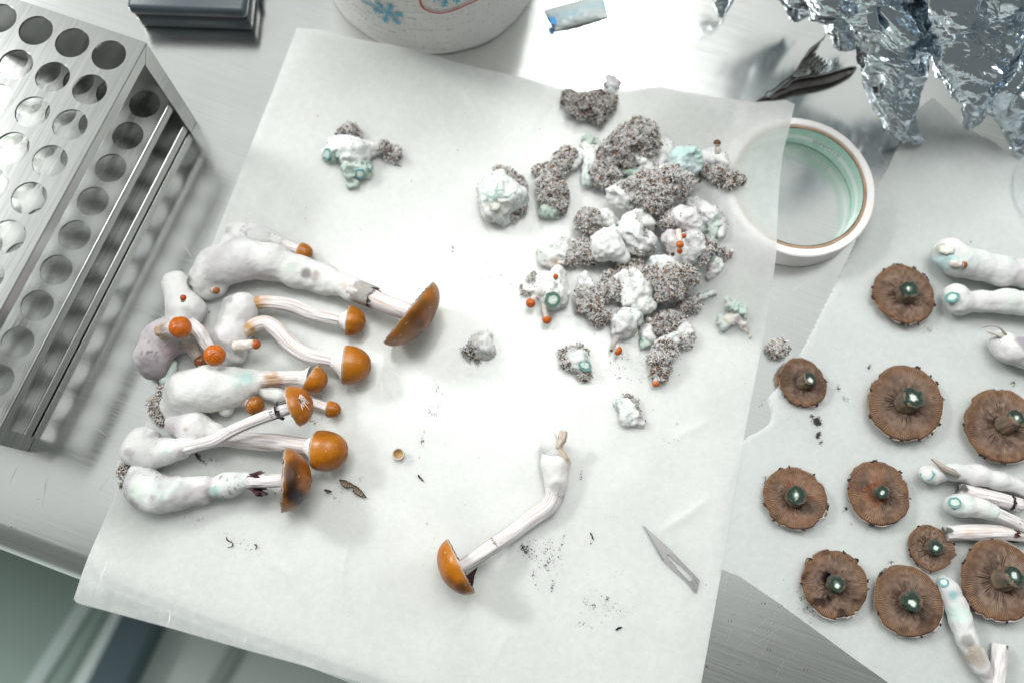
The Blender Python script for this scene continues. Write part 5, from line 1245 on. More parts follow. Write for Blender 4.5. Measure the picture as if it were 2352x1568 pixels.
    for k in range(bits):
        th0 = rs.rand() * 2 * np.pi; wd = rs.uniform(.04, .16); tt = np.linspace(th0, th0 + wd, 5); rr_ = R * rim(tt) * 1.0; ex = rs.uniform(.0002, .0011, 5)
        rd = np.cos(tt)[:, None] * u + np.sin(tt)[:, None] * v
        q0 = c0 + rr_[:, None] * rd * .985 + a * .0002; q1 = c0 + (rr_ + ex)[:, None] * rd - a * rs.uniform(-.0004, .0008)
        Vb = np.vstack([q0, q1]); Fb = []
        for e in range(4): Fb += [[e, e + 1, 6 + e], [e, 6 + e, 5 + e]]
        parts.append((Vb, np.array(Fb), C(52, 40, 40) if rs.rand() < .8 else C(120, 108, 100)))
    Vb, Fb, cb = merge(parts); o = mesh_obj("veil_remnants", Vb, [Fb], M_VEIL, sk, col=cb, smooth=False); o["kind"] = "stuff"
    sd = o.modifiers.new("solid", 'SOLIDIFY'); sd.thickness = .0003
    return t
upcap("upturned cap near the tape roll, split dark green stem stub, dark flakes round its rim", 2078, 677, 69, (2090, 664, 21), 201, 56, .45, bits=16)
upcap("small tilted upturned cap at the torn edge of the right sheet", 1845, 879, 57, (1860, 869, 16), 202, 54, .7, oval=.9, rot=-25, tiltdir=(-.4, .7), tilt=.15)
upcap("big upturned cap in the upper middle of the right sheet, ring shaped green stem stub", 2080, 925, 86, (2100, 912, 25), 203, 66, .6, bits=14)
upcap("upturned cap cut by the right border, stub leaning out to the right", 2303, 977, 85, (2335, 958, 20), 204, 68, .5)
upcap("upturned cap with wavy gills and notched dark lower rim, leftmost of its row", 1826, 1143, 72, (1832, 1136, 22), 205, 58, 1.3, hot=.7)
upcap("upturned cap with curly orange tinted gills and a small round stub", 2019, 1131, 73, (2028, 1129, 15.5), 206, 58, 1.5, hot=1.0)
upcap("smallest upturned cap, overlapping the end of a cut stem", 2139, 1258, 54, (2150, 1256, 17), 207, 46, .6, oval=.95, bits=14)
upcap("upturned cap with dark spore band and evenly spread gills, lower left of the caps", 1918, 1341, 77, (1923, 1339, 20), 208, 66, .25, spore=.7)
upcap("upturned cap with dark straight gills next to the narrow bent stem", 2086, 1380, 80, (2097, 1381, 23), 209, 66, .25, spore=.4)
upcap("largest upturned cap, cut by the right border, glossy dark green stub", 2297, 1332, 92, (2331, 1325, 24), 210, 72, .3)

# ================================================================== cut stems on the right sheet
G3 = "cut stems on the right sheet"
def cutstem(label, px, py): return thing("cut_stem", label, "mushroom stem", P(px, py, 0), G3)
def low(n): return [tuple(n_) for n_ in n]
t = cutstem("thick bruised stem with two cut discs and a tiny brown pin, top right", 2260, 610)
bulb(t, [[(2182, 582, 34, 11), (2200, 598, 33, 11), (2250, 608, 30, 9), (2300, 622, 31, 9), (2352, 630, 30, 9), (2440, 648, 28, 9)]], 301, k=.003, bruise=.75, grey=.1, spots=[(2330, 645, 10, 20, C(176, 170, 172), .5), (2174, 596, 18, 26, C(176, 218, 220), .6)])
cutface(t, 2173, 571, 13, 19.5, imgdir(-.4, -.2, 1), 'ring', 302, 1.5)
pin(t, [(2184, 606, 8, 16), (2196, 607, 7, 18), (2208, 608, 6, 19)], 2213, 609, 8, 19, imgdir(1, 0, .3), C(128, 68, 30), 303)
t = cutstem("bruised white stem with one green cut disc, just below the topmost stem", 2260, 695)
bulb(t, [[(2196, 680, 28, 9), (2205, 695, 26, 8), (2250, 692, 24, 7), (2310, 692, 26, 8), (2352, 700, 25, 8), (2440, 705, 24, 8)], [(2210, 712, 14, 5)]], 311, k=.003, bruise=.7, grey=.15)
cutface(t, 2187, 683, 12, 16, imgdir(-.5, .1, 1), 'teal', 312, 1.3)
t = cutstem("white rounded stem end with a long torn thread, at the right border", 2310, 795)
bulb(t, [[(2298, 786, 26, 8), (2318, 800, 30, 9), (2360, 808, 30, 9), (2440, 830, 28, 9)]], 321, k=.003, bruise=.25, grey=.3, spots=[(2345, 785, 16, 22, C(150, 142, 150), .9)])
stem(t, [(2310, 768, 3, 14), (2295, 752, 2, 16), (2275, 748, 1.5, 15), (2254, 752, 1, 12)], 322, col=C(164, 158, 150), name="torn_thread", nseg=10)
stem(t, [(2300, 772, 4, 14), (2282, 766, 3, 15), (2266, 760, 2, 15)], 323, col=C(214, 210, 204), name="torn_thread", nseg=10)
cutface(t, 2284, 782, 9, 12, imgdir(-1, -.1, .5), 'teal', 324, 1.4)
t = cutstem("long pale stem with a frayed grey sliver near its cut end", 2240, 1092)
bulb(t, [[(2128, 1090, 20, 7), (2150, 1088, 19, 6), (2190, 1084, 18, 6), (2243, 1091, 22, 6), (2290, 1104, 20, 6), (2352, 1120, 18, 6), (2420, 1140, 16, 6)], [(2150, 1106, 6, 7)]], 331, k=.0025, bruise=.6, grey=.35)
cutface(t, 2130, 1090, 12, 12.5, imgdir(-.5, 0, 1), 'teal', 332, 1.3)
for k, nd in enumerate(([(2140, 1052, 2, 11), (2160, 1068, 5, 13), (2185, 1082, 7, 13), (2204, 1092, 4, 12)], [(2148, 1058, 2, 12), (2170, 1078, 5, 12.5), (2196, 1090, 4, 12)])):
    stem(t, nd, 333 + k, col=C(164, 158, 146), tan=.5, dark=.5, name="frayed_sliver", nseg=16, stria=.0006)
t = cutstem("short grey-white stem piece with a dark ring near its right end", 2280, 1145)
stem(t, [(2204, 1124, 14, 4), (2240, 1134, 16, 4), (2290, 1146, 16, 4), (2345, 1160, 15, 4)], 341, tan=.3, dark=.5, stria=.0004, spots=[(2206, 1122, 6, 12, C(48, 50, 46), .9)])
skirt(t, 2318, 1153, 16, imgdir(1, .24), 6, 4, 342, col=DARK, flare=1.1, rag=.5)
t = cutstem("bruised stem with round green cut knob, narrowing to speckled grey", 2260, 1170)
bulb(t, [[(2196, 1160, 25, 8), (2215, 1160, 24, 8), (2250, 1165, 18, 8), (2280, 1176, 16, 9)]], 351, k=.003, bruise=.8, grey=.1)
stem(t, [(2265, 1170, 16, 9), (2305, 1187, 15, 9), (2352, 1210, 14, 8), (2420, 1245, 13, 8)], 352, tan=.2, dark=.9)
cutface(t, 2193, 1153, 13, 16.5, imgdir(-.3, 0, 1), 'teal', 353, 1.1)
t = cutstem("straight white stem piece with brown torn ring, its end under the smallest cap", 2260, 1224)
stem(t, [(2172, 1224, 16, 4), (2210, 1222, 17, 4), (2260, 1222, 18, 4), (2320, 1223, 18, 4), (2390, 1230, 17, 4)], 361, tan=.35, dark=.2, spots=[(2172, 1218, 6, 12, C(52, 60, 54), .9), (2225, 1222, 9, 12, C(214, 190, 164), .5), (2268, 1222, 9, 12, C(206, 192, 182), .5)])
skirt(t, 2318, 1224, 18, imgdir(1, 0.02), 14, 4, 362, col=C(72, 42, 34), flare=1.15, rag=.6, arc=(0, 300))
t = cutstem("narrow bent green stem between two caps at the bottom, dark wrinkled lower end", 2215, 1450)
bulb(t, [[(2168, 1337, 15, 6), (2180, 1355, 19, 6), (2195, 1390, 20, 6), (2208, 1425, 22, 6), (2222, 1465, 22, 6), (2236, 1500, 21, 6), (2250, 1530, 19, 6), (2266, 1562, 13, 4)]], 371, k=.003, bruise=.85, grey=.25, spots=[(2238, 1505, 11, 30, C(150, 136, 116), .75), (2225, 1470, 12, 16, C(120, 116, 112), .7), (2188, 1365, 12, 14, C(120, 178, 182), .7), (2200, 1410, 12, 26, C(196, 224, 212), .6)])
cutface(t, 2168, 1336, 11, 11, imgdir(-.4, -.4, 1), 'teal', 372, 1.1)
bulb(t, [[(2262, 1560, 6, 4), (2272, 1570, 3, 3)]], 373, base=C(52, 48, 46), grey=.6, name="dark_tip", k=.002)
t = cutstem("short plain white stem piece at the bottom right border", 2295, 1520)
stem(t, [(2297, 1478, 17, 4), (2295, 1510, 17, 4), (2291, 1545, 18, 4), (2286, 1600, 18, 4)], 381, tan=.1, dark=.05, spots=[(2312, 1482, 6, 8, C(60, 54, 50), .9)])

# ================================================================== trimmings: stem bases with substrate
G4 = "trimmed stem bases in and round the pile"
_seed = [400]
def chunk(label, px, py, white=(), grit=(), cuts=(), pins=(), z=0, bruise=.3, grey=.2, base=C(228, 230, 226), k=.003, orange=1.0, dark=1.0, spots=(), dens=9, green=(), hi=.0022):
    _seed[0] += 13; s = _seed[0]
    t = thing("stem_trimming", label, "mushroom trimming", on(px, py)[0], G4)
    rough = ((70, .0024, 0), (190, .0016, 1), (420, .0007, 1))
    ww = [[tuple(n) for n in c] for c in white]
    if ww: bulb(t, ww, s, k=k, bruise=bruise, grey=grey, base=base, name="mycelium", disp=rough, zoff=z, spots=spots, h=.0009, facets=1 if len(cuts) else 6, fuzz=.35, grit=.10)
    if green: bulb(t, green, s + 1, k=.002, bruise=1.0, grey=.3, base=C(178, 192, 182), name="bruised_flesh", disp=((160, .0030, 1), (400, .0015, 1), (900, .0005, 0)), zoff=z, h=.0008)
    if grit: crust(t, grit, s + 2, zoff=z, orange=orange, dark=dark, dens=dens, hi=hi)
    for n, c in enumerate(cuts):
        cutface(t, c[0], c[1], c[2], c[3], c[4], c[5], s + 3 + n, c[6] if len(c) > 6 else 1.0)
    for n, p in enumerate(pins):
        pin(t, p[0], *p[1], seed=s + 6 + n, **(p[2] if len(p) > 2 else {}))
    return t
UP = (0, 0, 1)
chunk("greenish trimming with hollow cut ends and a dark crusty arm, alone at the upper left", 810, 360,
      white=[[(768, 326, 15), (790, 338, 20), (800, 345, 22), (826, 350, 22), (846, 344, 14), (866, 338, 10)], [(806, 368, 22), (826, 388, 17)], [(752, 352, 13), (776, 346, 14)]],
      green=[[(800, 385, 16), (808, 404, 13), (810, 420, 8), (801, 434, 3)], [(834, 392, 14), (846, 380, 9)], [(776, 362, 9), (752, 362, 9)]],
      grit=[[(788, 306, 10), (800, 306, 10), (818, 314, 7)], [(862, 338, 8), (884, 346, 11), (905, 347, 11), (914, 340, 6)]], cuts=[(750, 355, 11, 8.5, imgdir(-.5, .6, .8), 'teal', 1.3), (776, 354, 8, 9.5, imgdir(-.2, .6, .9), 'teal', 1.2), (827, 400, 12, 8.5, imgdir(.2, .7, .7), 'teal'), (848, 382, 7, 9, imgdir(.3, .5, .9), 'teal', 1.4)], bruise=.45, grey=.15, orange=.5)
chunk("dark grey crusty trimming with a pale blue skin edge at the sheet's top edge", 1350, 250, white=[[(1398, 214, 11), (1410, 226, 9), (1410, 240, 7)], [(1362, 216, 9), (1378, 214, 10)]], grit=[[(1302, 222, 5), (1306, 236, 8), (1318, 248, 13), (1340, 248, 20), (1366, 244, 24), (1386, 234, 18)], [(1340, 262, 17), (1376, 272, 14)]], bruise=.9, base=C(206, 226, 220), dark=1.6, orange=1.2)
chunk("loose white rough tuft above the dark grey crusty trimming", 1402, 186, white=[[(1392, 178, 8), (1406, 182, 9), (1420, 188, 7)], [(1400, 196, 7), (1412, 200, 6)]], bruise=.1, grey=.5)
chunk("round white trimming with two round cut discs, left of the pile", 1152, 455, white=[[(1128, 438, 31), (1150, 450, 40), (1172, 462, 36)], [(1142, 478, 32), (1160, 490, 26)], [(1110, 466, 14)], [(1130, 412, 16), (1150, 410, 16)]], grit=[[(1150, 396, 8), (1165, 396, 6)], [(1176, 410, 11), (1190, 428, 10), (1194, 450, 10), (1188, 476, 10), (1176, 494, 8)]], cuts=[(1121, 433, 9, 15.6, imgdir(-.5, -.3, 1), 'ring'), (1137, 470, 14, 18, imgdir(-.3, .2, 1), 'ring')], bruise=.75, grey=.12)
chunk("boot shaped grey crusty trimming with a white rim, between round disc piece and pile", 1275, 425, white=[[(1321, 356, 18), (1318, 372, 16)]], green=[[(1252, 482, 13), (1266, 494, 12), (1280, 496, 9)]], grit=[[(1246, 396, 13), (1254, 420, 17), (1272, 452, 24), (1284, 466, 18)], [(1260, 408, 14), (1286, 378, 15), (1304, 364, 14)]], bruise=.5)
chunk("green and white curled trimming at the pile's top left", 1352, 370, white=[[(1346, 345, 14), (1350, 370, 16), (1352, 402, 17), (1350, 420, 10)], [(1370, 350, 10)]], green=[[(1342, 326, 8), (1356, 330, 11), (1370, 340, 9)], [(1365, 375, 8)]], grit=[[(1384, 396, 20), (1402, 412, 18), (1408, 430, 10)], [(1366, 400, 12)]], bruise=.8, z=2)
chunk("large grey crusty wedge at the top of the pile", 1440, 340, grit=[[(1398, 366, 18), (1420, 354, 28), (1446, 338, 32), (1472, 322, 28), (1486, 310, 14)], [(1440, 370, 24), (1476, 352, 26), (1492, 336, 14)]], z=6, orange=1.3)
chunk("white finger stub with green hollow cut, right of the top wedge", 1520, 365, white=[[(1526, 338, 14), (1520, 358, 16), (1512, 384, 15), (1522, 410, 13)]], cuts=[(1526, 331, 11, 12, imgdir(.1, -.8, .8), 'green')], bruise=.35, z=3)
chunk("pale blue trimming with round cut disc and thin grey stalk, upper right pile", 1562, 390, white=[[(1552, 380, 26), (1574, 386, 28), (1562, 402, 26)], [(1562, 432, 10), (1564, 418, 12)]], cuts=[(1556, 391, 15, 22, imgdir(-.2, .2, 1), 'ring')], bruise=1.0, grey=.05, base=C(204, 224, 222), z=8, pins=[([(1574, 440, 5, 6), (1588, 424, 5, 8), (1600, 416, 4, 8)], (1604, 415, 6, 8, imgdir(1, -.2, .2), C(64, 70, 60)))])
chunk("white trimming with rust tipped crusty arm, at the far right of the pile", 1650, 380, white=[[(1622, 368, 17), (1648, 360, 18), (1668, 378, 14)], [(1634, 380, 14)]], grit=[[(1614, 392, 14), (1645, 398, 16), (1668, 402, 13)], [(1676, 406, 11), (1694, 410, 9)]], pins=[([(1649, 352, 7, 16), (1648, 342, 6, 18), (1647, 334, 5, 19)], (1647, 330, 8, 20, imgdir(0, -.8, .5), C(90, 54, 36)))], bruise=.25, orange=1.8)
chunk("small white and green shred between the top wedge and the slab", 1465, 398, white=[[(1456, 386, 15), (1478, 386, 18), (1488, 396, 14)]], green=[[(1446, 392, 9), (1440, 408, 9), (1466, 412, 8)]], grit=[[(1484, 372, 12), (1492, 392, 11)]], z=6, bruise=.7)
chunk("long grey fluffy slab with white ends across the middle of the pile", 1480, 460, white=[[(1402, 460, 20), (1412, 470, 20), (1432, 484, 18)], [(1516, 418, 16), (1536, 414, 17), (1556, 424, 13), (1562, 444, 10)]], grit=[[(1432, 458, 20), (1464, 452, 28), (1500, 446, 31), (1530, 440, 28), (1548, 456, 18)], [(1456, 476, 20), (1490, 482, 22), (1510, 470, 22)]], z=11, bruise=.3, orange=1.2, dark=.8)
chunk("green crumpled trimming with a dark teal hollow, right side of the pile", 1620, 510, white=[[(1592, 470, 16), (1612, 480, 14), (1640, 492, 15)], [(1654, 514, 10), (1656, 536, 10)], [(1612, 510, 14)]], green=[[(1586, 476, 14), (1604, 486, 10)], [(1644, 504, 14), (1636, 528, 11), (1634, 548, 13)], [(1612, 524, 10), (1622, 506, 10)]], grit=[[(1604, 496, 8)], [(1650, 484, 6)]], cuts=[(1586, 474, 12, 11, imgdir(0, .3, 1), 'teal'), (1632, 548, 9, 9, imgdir(-.2, .6, .8), 'green')], bruise=1.0, grey=.4)
chunk("white lump with an angled cut and crusty head, left middle of the pile", 1390, 560, white=[[(1384, 506, 19), (1402, 512, 15), (1414, 530, 15)], [(1386, 572, 32), (1406, 566, 32), (1420, 585, 24)]], grit=[[(1346, 510, 17), (1358, 516, 17), (1366, 534, 14)], [(1338, 576, 15), (1356, 570, 15), (1352, 590, 12)]], cuts=[(1424, 524, 14, 13, imgdir(.2, -.6, .8), 'green', 1.2), (1430, 604, 12, 9, imgdir(.3, .8, .6), 'ring')], bruise=.35, z=3)
chunk("white folded trimming with a crusty streak down its middle, centre of the pile", 1458, 550, white=[[(1448, 512, 20), (1440, 540, 24), (1446, 566, 24), (1464, 588, 16)], [(1474, 508, 16), (1486, 524, 15)], [(1480, 566, 16)]], grit=[[(1468, 534, 15), (1464, 556, 16), (1460, 582, 14)], [(1480, 574, 12)]], z=8, bruise=.35, grey=.3, spots=[(1436, 548, 25, 14, C(186, 180, 184), .8)])
chunk("white trimming with two cut discs and tiny orange pins, right middle of the pile", 1570, 550, white=[[(1556, 512, 20), (1576, 514, 24), (1590, 530, 20)], [(1540, 560, 20), (1552, 580, 20)], [(1588, 566, 24), (1568, 588, 24), (1600, 580, 18)]], grit=[[(1516, 510, 15), (1532, 518, 18), (1530, 534, 10)], [(1614, 590, 12), (1620, 572, 11), (1606, 606, 10)]], cuts=[(1581, 571, 12, 20, imgdir(.2, .3, 1), 'ring'), (1566, 591, 11, 18, imgdir(0, .4, 1), 'ring')], z=6, grey=.4, bruise=.4, spots=[(1566, 530, 25, 20, C(150, 134, 136), .7), (1540, 566, 20, 14, C(160, 146, 146), .6)],
      pins=[([(1558, 530, 7, 26), (1560, 546, 6, 28), (1562, 556, 5, 29)], (1562, 562, 8.5, 29, imgdir(0, .4, .8), C(190, 96, 20))), ([(1570, 536, 3, 27), (1571, 540, 3, 28)], (1571, 542, 5.5, 28, UP, C(176, 84, 24))), ([(1560, 570, 4, 24), (1561, 574, 4, 24)], (1561, 577, 6.5, 24, imgdir(0, .4, .8), C(184, 90, 22))), ([(1546, 580, 3, 22), (1545, 582, 3, 22)], (1545, 584, 4.5, 22, UP, C(70, 44, 34)))])
chunk("white trimming with tan curved folds, left edge of the pile", 1275, 580, white=[[(1248, 586, 14), (1264, 580, 22), (1286, 566, 22), (1304, 562, 18)], [(1262, 598, 16), (1284, 592, 18)]], grit=[[(1300, 596, 12), (1316, 588, 15), (1338, 576, 14)]], bruise=.35, grey=.3, spots=[(1270, 596, 14, 16, C(196, 186, 184), .8), (1280, 586, 16, 7, C(176, 142, 100), .8), (1288, 598, 14, 6, C(176, 132, 84), .7)], orange=1.5)
chunk("white trimming with green ringed cut and three orange pins, lower left of pile", 1262, 665, white=[[(1286, 634, 20), (1290, 656, 24), (1290, 682, 20)], [(1256, 652, 20), (1262, 672, 26), (1266, 692, 20)], [(1240, 640, 11), (1256, 640, 12)], [(1208, 662, 9), (1222, 666, 12), (1240, 664, 14)]], grit=[[(1226, 632, 5), (1218, 642, 4)], [(1198, 657, 5), (1210, 672, 7)]], cuts=[(1270, 689, 18, 17, imgdir(.1, .5, 1), 'green')], bruise=.45, grey=.3,
      pins=[([(1228, 682, 7, 6), (1224, 690, 6, 7)], (1219, 696, 11, 6, imgdir(-.4, .6, .4), C(186, 88, 20))), ([(1250, 696, 7, 5), (1252, 714, 6, 5), (1255, 728, 5, 5)], (1256, 733, 11, 5, imgdir(.1, 1, .1), C(190, 92, 18))), ([(1276, 640, 4, 18), (1276, 637, 4, 19)], (1276, 635, 6, 19.5, UP, C(190, 96, 24)))])
chunk("upright grey and white crusty column in the pile, beside the green ringed piece", 1355, 690, white=[[(1344, 640, 18), (1354, 650, 19), (1368, 668, 16), (1380, 695, 12)]], grit=[[(1334, 660, 12), (1342, 678, 20), (1352, 698, 24), (1368, 716, 18), (1384, 728, 10)], [(1338, 716, 9)]], bruise=.35, grey=.25, orange=1.3)
chunk("biggest smooth white lump of the pile with a hollow cut below", 1450, 670, white=[[(1428, 654, 25), (1448, 658, 33), (1468, 668, 27)], [(1446, 694, 18), (1474, 702, 20), (1492, 706, 15)]], grit=[[(1402, 640, 11), (1398, 660, 9), (1400, 680, 13)], [(1428, 624, 9), (1456, 622, 12), (1480, 630, 10)]], cuts=[(1504, 704, 14, 8, imgdir(.6, .6, .6), 'green', 1.2)], bruise=.05, grey=.15, z=2)
chunk("slab with a white top and shaggy substrate below, lower right of the pile", 1540, 640, white=[[(1498, 608, 16), (1515, 612, 19), (1545, 617, 19), (1574, 622, 15), (1590, 628, 10)]], grit=[[(1504, 642, 19), (1536, 648, 24), (1570, 644, 20)], [(1510, 660, 18), (1536, 676, 20), (1562, 668, 16)], [(1594, 640, 11), (1590, 652, 10)]], z=7, bruise=.55, orange=1.5, dark=.9, dens=13, hi=.003)
chunk("grey-green trimming arm sticking out at the right edge of the pile", 1650, 600, white=[[(1625, 642, 7), (1636, 630, 9), (1648, 612, 8), (1658, 596, 8)], [(1638, 602, 11)]], grit=[[(1632, 574, 12), (1650, 584, 9), (1668, 582, 7), (1682, 575, 4)], [(1660, 600, 5)]], green=[[(1636, 596, 7), (1644, 604, 6)]], bruise=.8, grey=.5)
chunk("thin crumbly grey-green strip beside the shaggy slab", 1620, 680, white=[[(1604, 684, 7), (1616, 680, 7), (1634, 674, 7), (1642, 672, 6)]], grit=[[(1565, 706, 9), (1580, 700, 11), (1594, 696, 9)], [(1600, 702, 5)]], bruise=1.0, grey=.7)
chunk("white trimming with an oval cut and one orange pin, bottom of the pile", 1438, 745, white=[[(1424, 748, 18), (1438, 736, 20), (1458, 728, 16)], [(1432, 762, 15), (1418, 768, 10)]], grit=[[(1424, 722, 7), (1434, 716, 7)], [(1466, 742, 7)]], cuts=[(1454, 761, 12, 6, imgdir(.3, .8, .6), 'ring', 1.0)], bruise=.55, z=1,
      pins=[([(1416, 776, 7, 5), (1410, 790, 6, 4), (1405, 800, 4, 3)], (1404, 804, 4, 3, imgdir(-.3, .8, .2), C(60, 48, 44)), dict(stemcol=C(186, 178, 180))), ([(1418, 792, 5, 4), (1419, 800, 5, 4)], (1419, 805, 10, 5, imgdir(.8, .6, .2), C(184, 88, 20)))])
chunk("cone shaped crusty trimming ending in an orange tip, lowest of the pile", 1520, 810, white=[[(1518, 786, 15), (1540, 776, 17), (1552, 790, 12)]], grit=[[(1520, 806, 22), (1514, 834, 16), (1510, 858, 9), (1507, 872, 5)], [(1536, 808, 13)]], bruise=.3, orange=1.2, dens=12, pins=[([(1508, 868, 4, 5), (1507, 874, 5, 4)], (1506, 880, 8, 4, imgdir(-.1, 1, .3), C(190, 96, 20)))])
chunk("ragged grey and green trimming behind the cone shaped piece", 1530, 752, white=[[(1486, 760, 11), (1487, 772, 10)], [(1564, 744, 11), (1572, 762, 12), (1570, 784, 7)]], green=[[(1484, 780, 8), (1481, 790, 7)]], grit=[[(1494, 740, 13), (1512, 744, 14), (1530, 746, 11), (1544, 736, 11), (1560, 734, 10)], [(1576, 772, 8), (1568, 790, 5)]], bruise=.6, grey=.6)
chunk("curled green strand trimming right of the pile", 1690, 730, green=[[(1672, 690, 6), (1674, 702, 7), (1690, 706, 8), (1702, 716, 7), (1712, 728, 6)], [(1658, 735, 7), (1662, 752, 7)], [(1694, 744, 5)]], white=[[(1660, 738, 5), (1676, 736, 6), (1694, 726, 6)], [(1694, 732, 7), (1708, 748, 6), (1718, 762, 4), (1725, 776, 3)]], bruise=.5, grey=.5, base=C(206, 200, 186))
chunk("small white conical trimming with a grey edge, alone below the round disc piece", 1105, 795, white=[[(1098, 806, 15), (1106, 792, 19), (1116, 778, 12)], [(1122, 806, 11)]], grit=[[(1078, 818, 6), (1086, 804, 9), (1094, 784, 6)], [(1100, 826, 7)]], cuts=[(1122, 790, 8, 9, imgdir(.6, -.3, .8), 'ring', 1.4)], bruise=.4, grey=.4)
chunk("small crusty trimming with a teal hollow cut, below the upright column", 1325, 830, white=[[(1312, 818, 13), (1330, 828, 17), (1340, 842, 13)], [(1316, 842, 9)]], grit=[[(1292, 806, 9), (1306, 812, 9), (1328, 806, 8), (1344, 812, 6)], [(1350, 848, 8), (1342, 858, 8)], [(1308, 836, 8)]], cuts=[(1344, 838, 13, 10, imgdir(.3, .2, 1), 'teal', 1.3)], bruise=.8, grey=.4)
chunk("small pale green folded trimming above the scalpel blade", 1447, 945, white=[[(1420, 925, 10), (1434, 932, 15), (1448, 946, 16), (1462, 964, 14), (1474, 976, 9)], [(1440, 962, 13)]], grit=[[(1436, 908, 5), (1458, 922, 8), (1466, 940, 6)], [(1480, 964, 5)]], bruise=.8, grey=.35)
chunk("tiny grey crumb cluster on the bare steel between the two sheets", 1785, 800, grit=[[(1781, 804, 4), (1788, 799, 5), (1791, 806, 4)]], green=[[(1784, 792, 4)]], bruise=.6)

# ================================================================== small loose bits
# tiny hollow cap
t = thing("tiny_mushroom_shell", "tiny hollow upturned cap with a tan inside, alone on the sheet", "mushroom cap", on(915, 1042)[0])
c0 = on(915, 1042, .003)[0]; R = 14 * sc(915, 1042); na = 48; prof_ = [(.15, -.9), (.6, -.7), (.9, -.35), (1.0, .2), (.97, .38), (.86, .4), (.74, .2), (.6, -.2), (.3, -.45), (.05, -.5)]
a = np.linspace(0, 2 * np.pi, na, endpoint=False)
V = np.concatenate([np.stack([c0[0] + R * r_ * np.cos(a), c0[1] + R * r_ * np.sin(a), c0[2] + R * .8 * z_ * (1 + .08 * np.sin(3 * a))], -1) for r_, z_ in prof_])
i, j = np.meshgrid(np.arange(len(prof_) - 1), np.arange(na), indexing='ij'); A_ = i * na + j; B_ = i * na + (j + 1) % na
cl = np.repeat(np.array([C(96, 84, 74)] * 3 + [C(120, 112, 104), C(206, 200, 190), C(200, 192, 180), C(176, 150, 116), C(168, 132, 90), C(176, 146, 110), C(180, 150, 112)]), na, 0)
mesh_obj("shell", V, [np.stack([A_, B_, B_ + na, A_ + na], -1).reshape(-1, 4)], M_CUT, t, col=cl)
def flake_thing(label, pts, w, seed, col=C(72, 62, 52), z=.0012, ribs=True):
    n = 40; q = catmull([on(x, y, z)[0] for x, y in pts], n); ww = np.interp(np.linspace(0, 1, n), np.linspace(0, 1, len(w)), w) * sc(*pts[0])
    T = np.gradient(q, axis=0); T /= np.linalg.norm(T, axis=1)[:, None]; Nn = np.stack([-T[:, 1], T[:, 0], 0 * T[:, 0]], -1)
    cs_ = np.linspace(-1, 1, 9)
    V = q[:, None] + Nn[:, None] * (ww[:, None] * cs_)[..., None] + np.array([0, 0, 1.0]) * (.0009 * np.abs(cs_)[None] ** 2 * (1 + .3 * np.sin(np.arange(n) * 1.3))[:, None])[..., None]
    rib = (np.sin(np.arange(n) * 2.1)[:, None] * np.ones(9)).ravel() * .5 + .5; ed = np.tile(np.abs(cs_) > .9, n)
    c = mixc(np.broadcast_to(col, (n * 9, 3)), C(176, 160, 138), rib * .8 * ribs); c[ed] = C(34, 28, 26)
    t = thing("dried_flake", label, "flake", q[n // 2])
    o = mesh_obj("gill_fragment", V.reshape(-1, 3), [grid_faces(n, 9)], M_GILL, t, col=c); sd = o.modifiers.new("solid", 'SOLIDIFY'); sd.thickness = .0003
flake_thing("dried twisted piece of gills right of the banded cap, larger of two", [(780, 1101), (796, 1112), (812, 1116), (822, 1128), (842, 1142)], [1, 8, 7, 3, 8, 7, 1], 1)
flake_thing("tiny dark curled flake beside the twisted piece of gills", [(746, 1124), (754, 1128), (762, 1128)], [2, 4, 2], 2, C(60, 52, 46))
# threads and dark shreds
def shred(label, pts, w, col=C(34, 28, 30)):
    q = catmull([on(x, y, .0007)[0] for x, y in pts], 30); q += RNG.randn(30, 3) * [.0001, .0001, 0]
    V, F, S, T_ = sweep(q, (w * (.5 + .8 * np.abs(np.sin(np.linspace(0, 7, 30))))) * sc(*pts[0]), 6)
    tag(mesh_obj("dark_shred", V, [F], M_VEIL, None, col=np.broadcast_to(col, (len(V), 3))), label, "shred")
shred("hook shaped dark shred on the sheet below the banded cap", [(520, 1232), (523, 1240), (533, 1246), (533, 1254), (524, 1256)], 1.2)
shred("small dark star like shred right of the hook shaped one", [(584, 1248), (590, 1254), (586, 1260)], 1.3)
shred("dark forked shred above the lone mushroom's stem", [(960, 1090), (966, 1097), (972, 1104)], 1.6)
shred("short dark shred right of the lone mushroom's stem", [(1356, 1222), (1360, 1230), (1362, 1238)], 1.5)
shred("dark splayed shred at the bottom of the big sheet", [(1415, 1446), (1421, 1442), (1428, 1440)], 2.2)
shred("thin dark curved thread right of the crusty arm, upper left", [(906, 381), (912, 379), (922, 384)], .9)
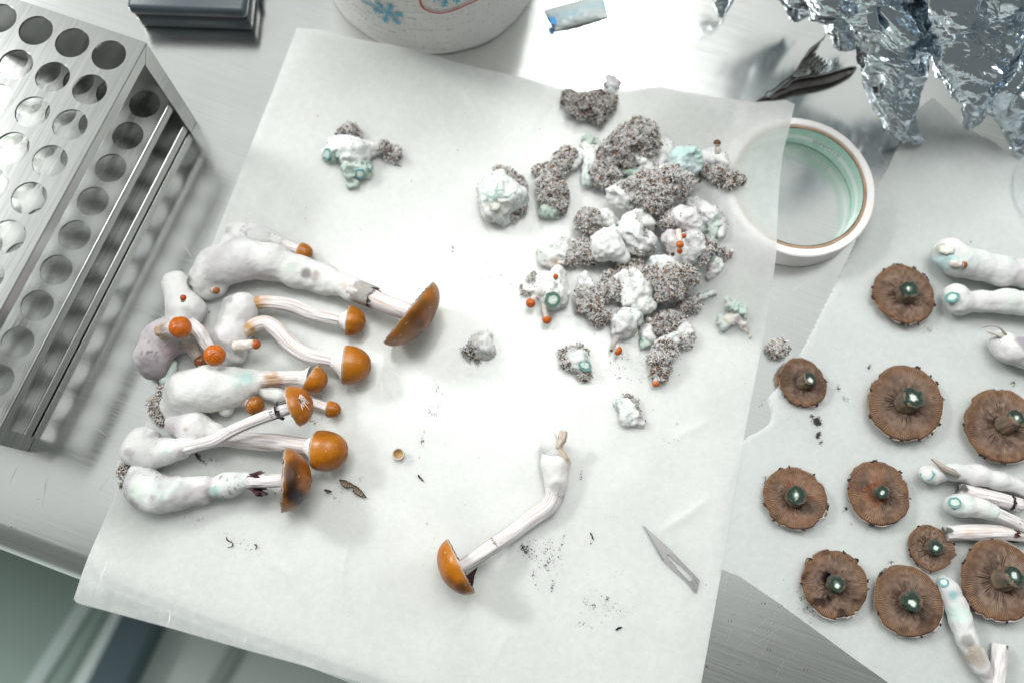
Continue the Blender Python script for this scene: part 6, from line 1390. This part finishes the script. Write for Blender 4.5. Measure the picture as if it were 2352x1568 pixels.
# crumbs scattered on sheets and steel
rs = np.random.RandomState(5); parts = []
fixed = [(729, 266, 3), (1051, 346, 2.4), (945, 417, 2.4), (703, 477, 2.2), (702, 503, 2.4), (828, 528, 2.2), (1149, 632, 3.2), (1240, 297, 2.4), (1500, 156, 2.6), (963, 1050, 2.6), (1022, 1018, 1.8), (1068, 1158, 2), (1555, 972, 3), (1750, 929, 3), (1755, 918, 1.8), (480, 717, 3.4), (595, 1110, 2),
         (1712, 880, 2), (1800, 1330, 2), (1688, 1410, 2.4), (1757, 1385, 3), (1680, 1425, 2.6), (1855, 1538, 3), (1625, 1530, 4), (1700, 1525, 3), (1770, 1490, 4), (1622, 1342, 2.4), (1600, 1335, 2), (1640, 1462, 2), (990, 500, 1.8), (1300, 270, 1.5), (26, 1210, 3), (88, 1145, 2), (330, 530, 2),
         (1990, 505, 2.4), (1838, 418, 2), (2230, 555, 3), (1985, 768, 2), (1250, 600, 2), (1225, 680, 1.5), (1590, 735, 2.6), (1650, 730, 2), (1556, 800, 2), (1340, 605, 3), (1380, 650, 2), (1560, 860, 2), (1500, 940, 2), (1100, 1050, 1.8), (1420, 1440, 3), (1436, 690, 2), (1705, 660, 2)]
pts_ = [(x, y, s) for x, y, s in fixed]
for _ in range(90):
    pts_.append((rs.uniform(1130, 1480), rs.uniform(1180, 1420), rs.uniform(.6, 1.4)))
for _ in range(110):
    pts_.append((1450 + rs.randn() * 160, 620 + rs.randn() * 170, rs.uniform(.6, 1.8)))
for _ in range(60):
    pts_.append((rs.uniform(480, 1650), rs.uniform(250, 1500), rs.uniform(.5, 1.3)))
for _ in range(60):
    pts_.append((rs.uniform(1750, 2340), rs.uniform(700, 1540), rs.uniform(.5, 1.4)))
for x, y, s in pts_:
    c, z = on(x, y, .0006) if x < 1640 else (P(x, y, .0022), 0)
    r_ = s * sc(x, y) * 1.0; an = rs.rand() * 3.14
    base = np.array([[1, 0, 0], [-.6, .8, 0], [-.6, -.7, 0], [.1, .1, .9], [.2, -.1, -.8]]) * r_ * rs.uniform(.6, 1.2, (5, 1)); ca, sa = math.cos(an), math.sin(an)
    v_ = c + np.stack([base[:, 0] * ca - base[:, 1] * sa * .7, base[:, 0] * sa + base[:, 1] * ca * .7, base[:, 2] * .7], -1)
    parts.append((v_, np.array([[0, 1, 3], [1, 2, 3], [2, 0, 3], [1, 0, 4], [2, 1, 4], [0, 2, 4]]), [C(52, 42, 40), C(30, 26, 26), C(128, 70, 34), C(96, 84, 80)][rs.choice(4, p=[.45, .3, .1, .15])]))
V, F, cc_ = merge(parts)
o = mesh_obj("crumbs", V, [F], M_CRUST, None, col=cc_, smooth=False); o["kind"] = "stuff"
tag(o, "tiny dark crumbs scattered over the sheets and the steel", "crumbs")
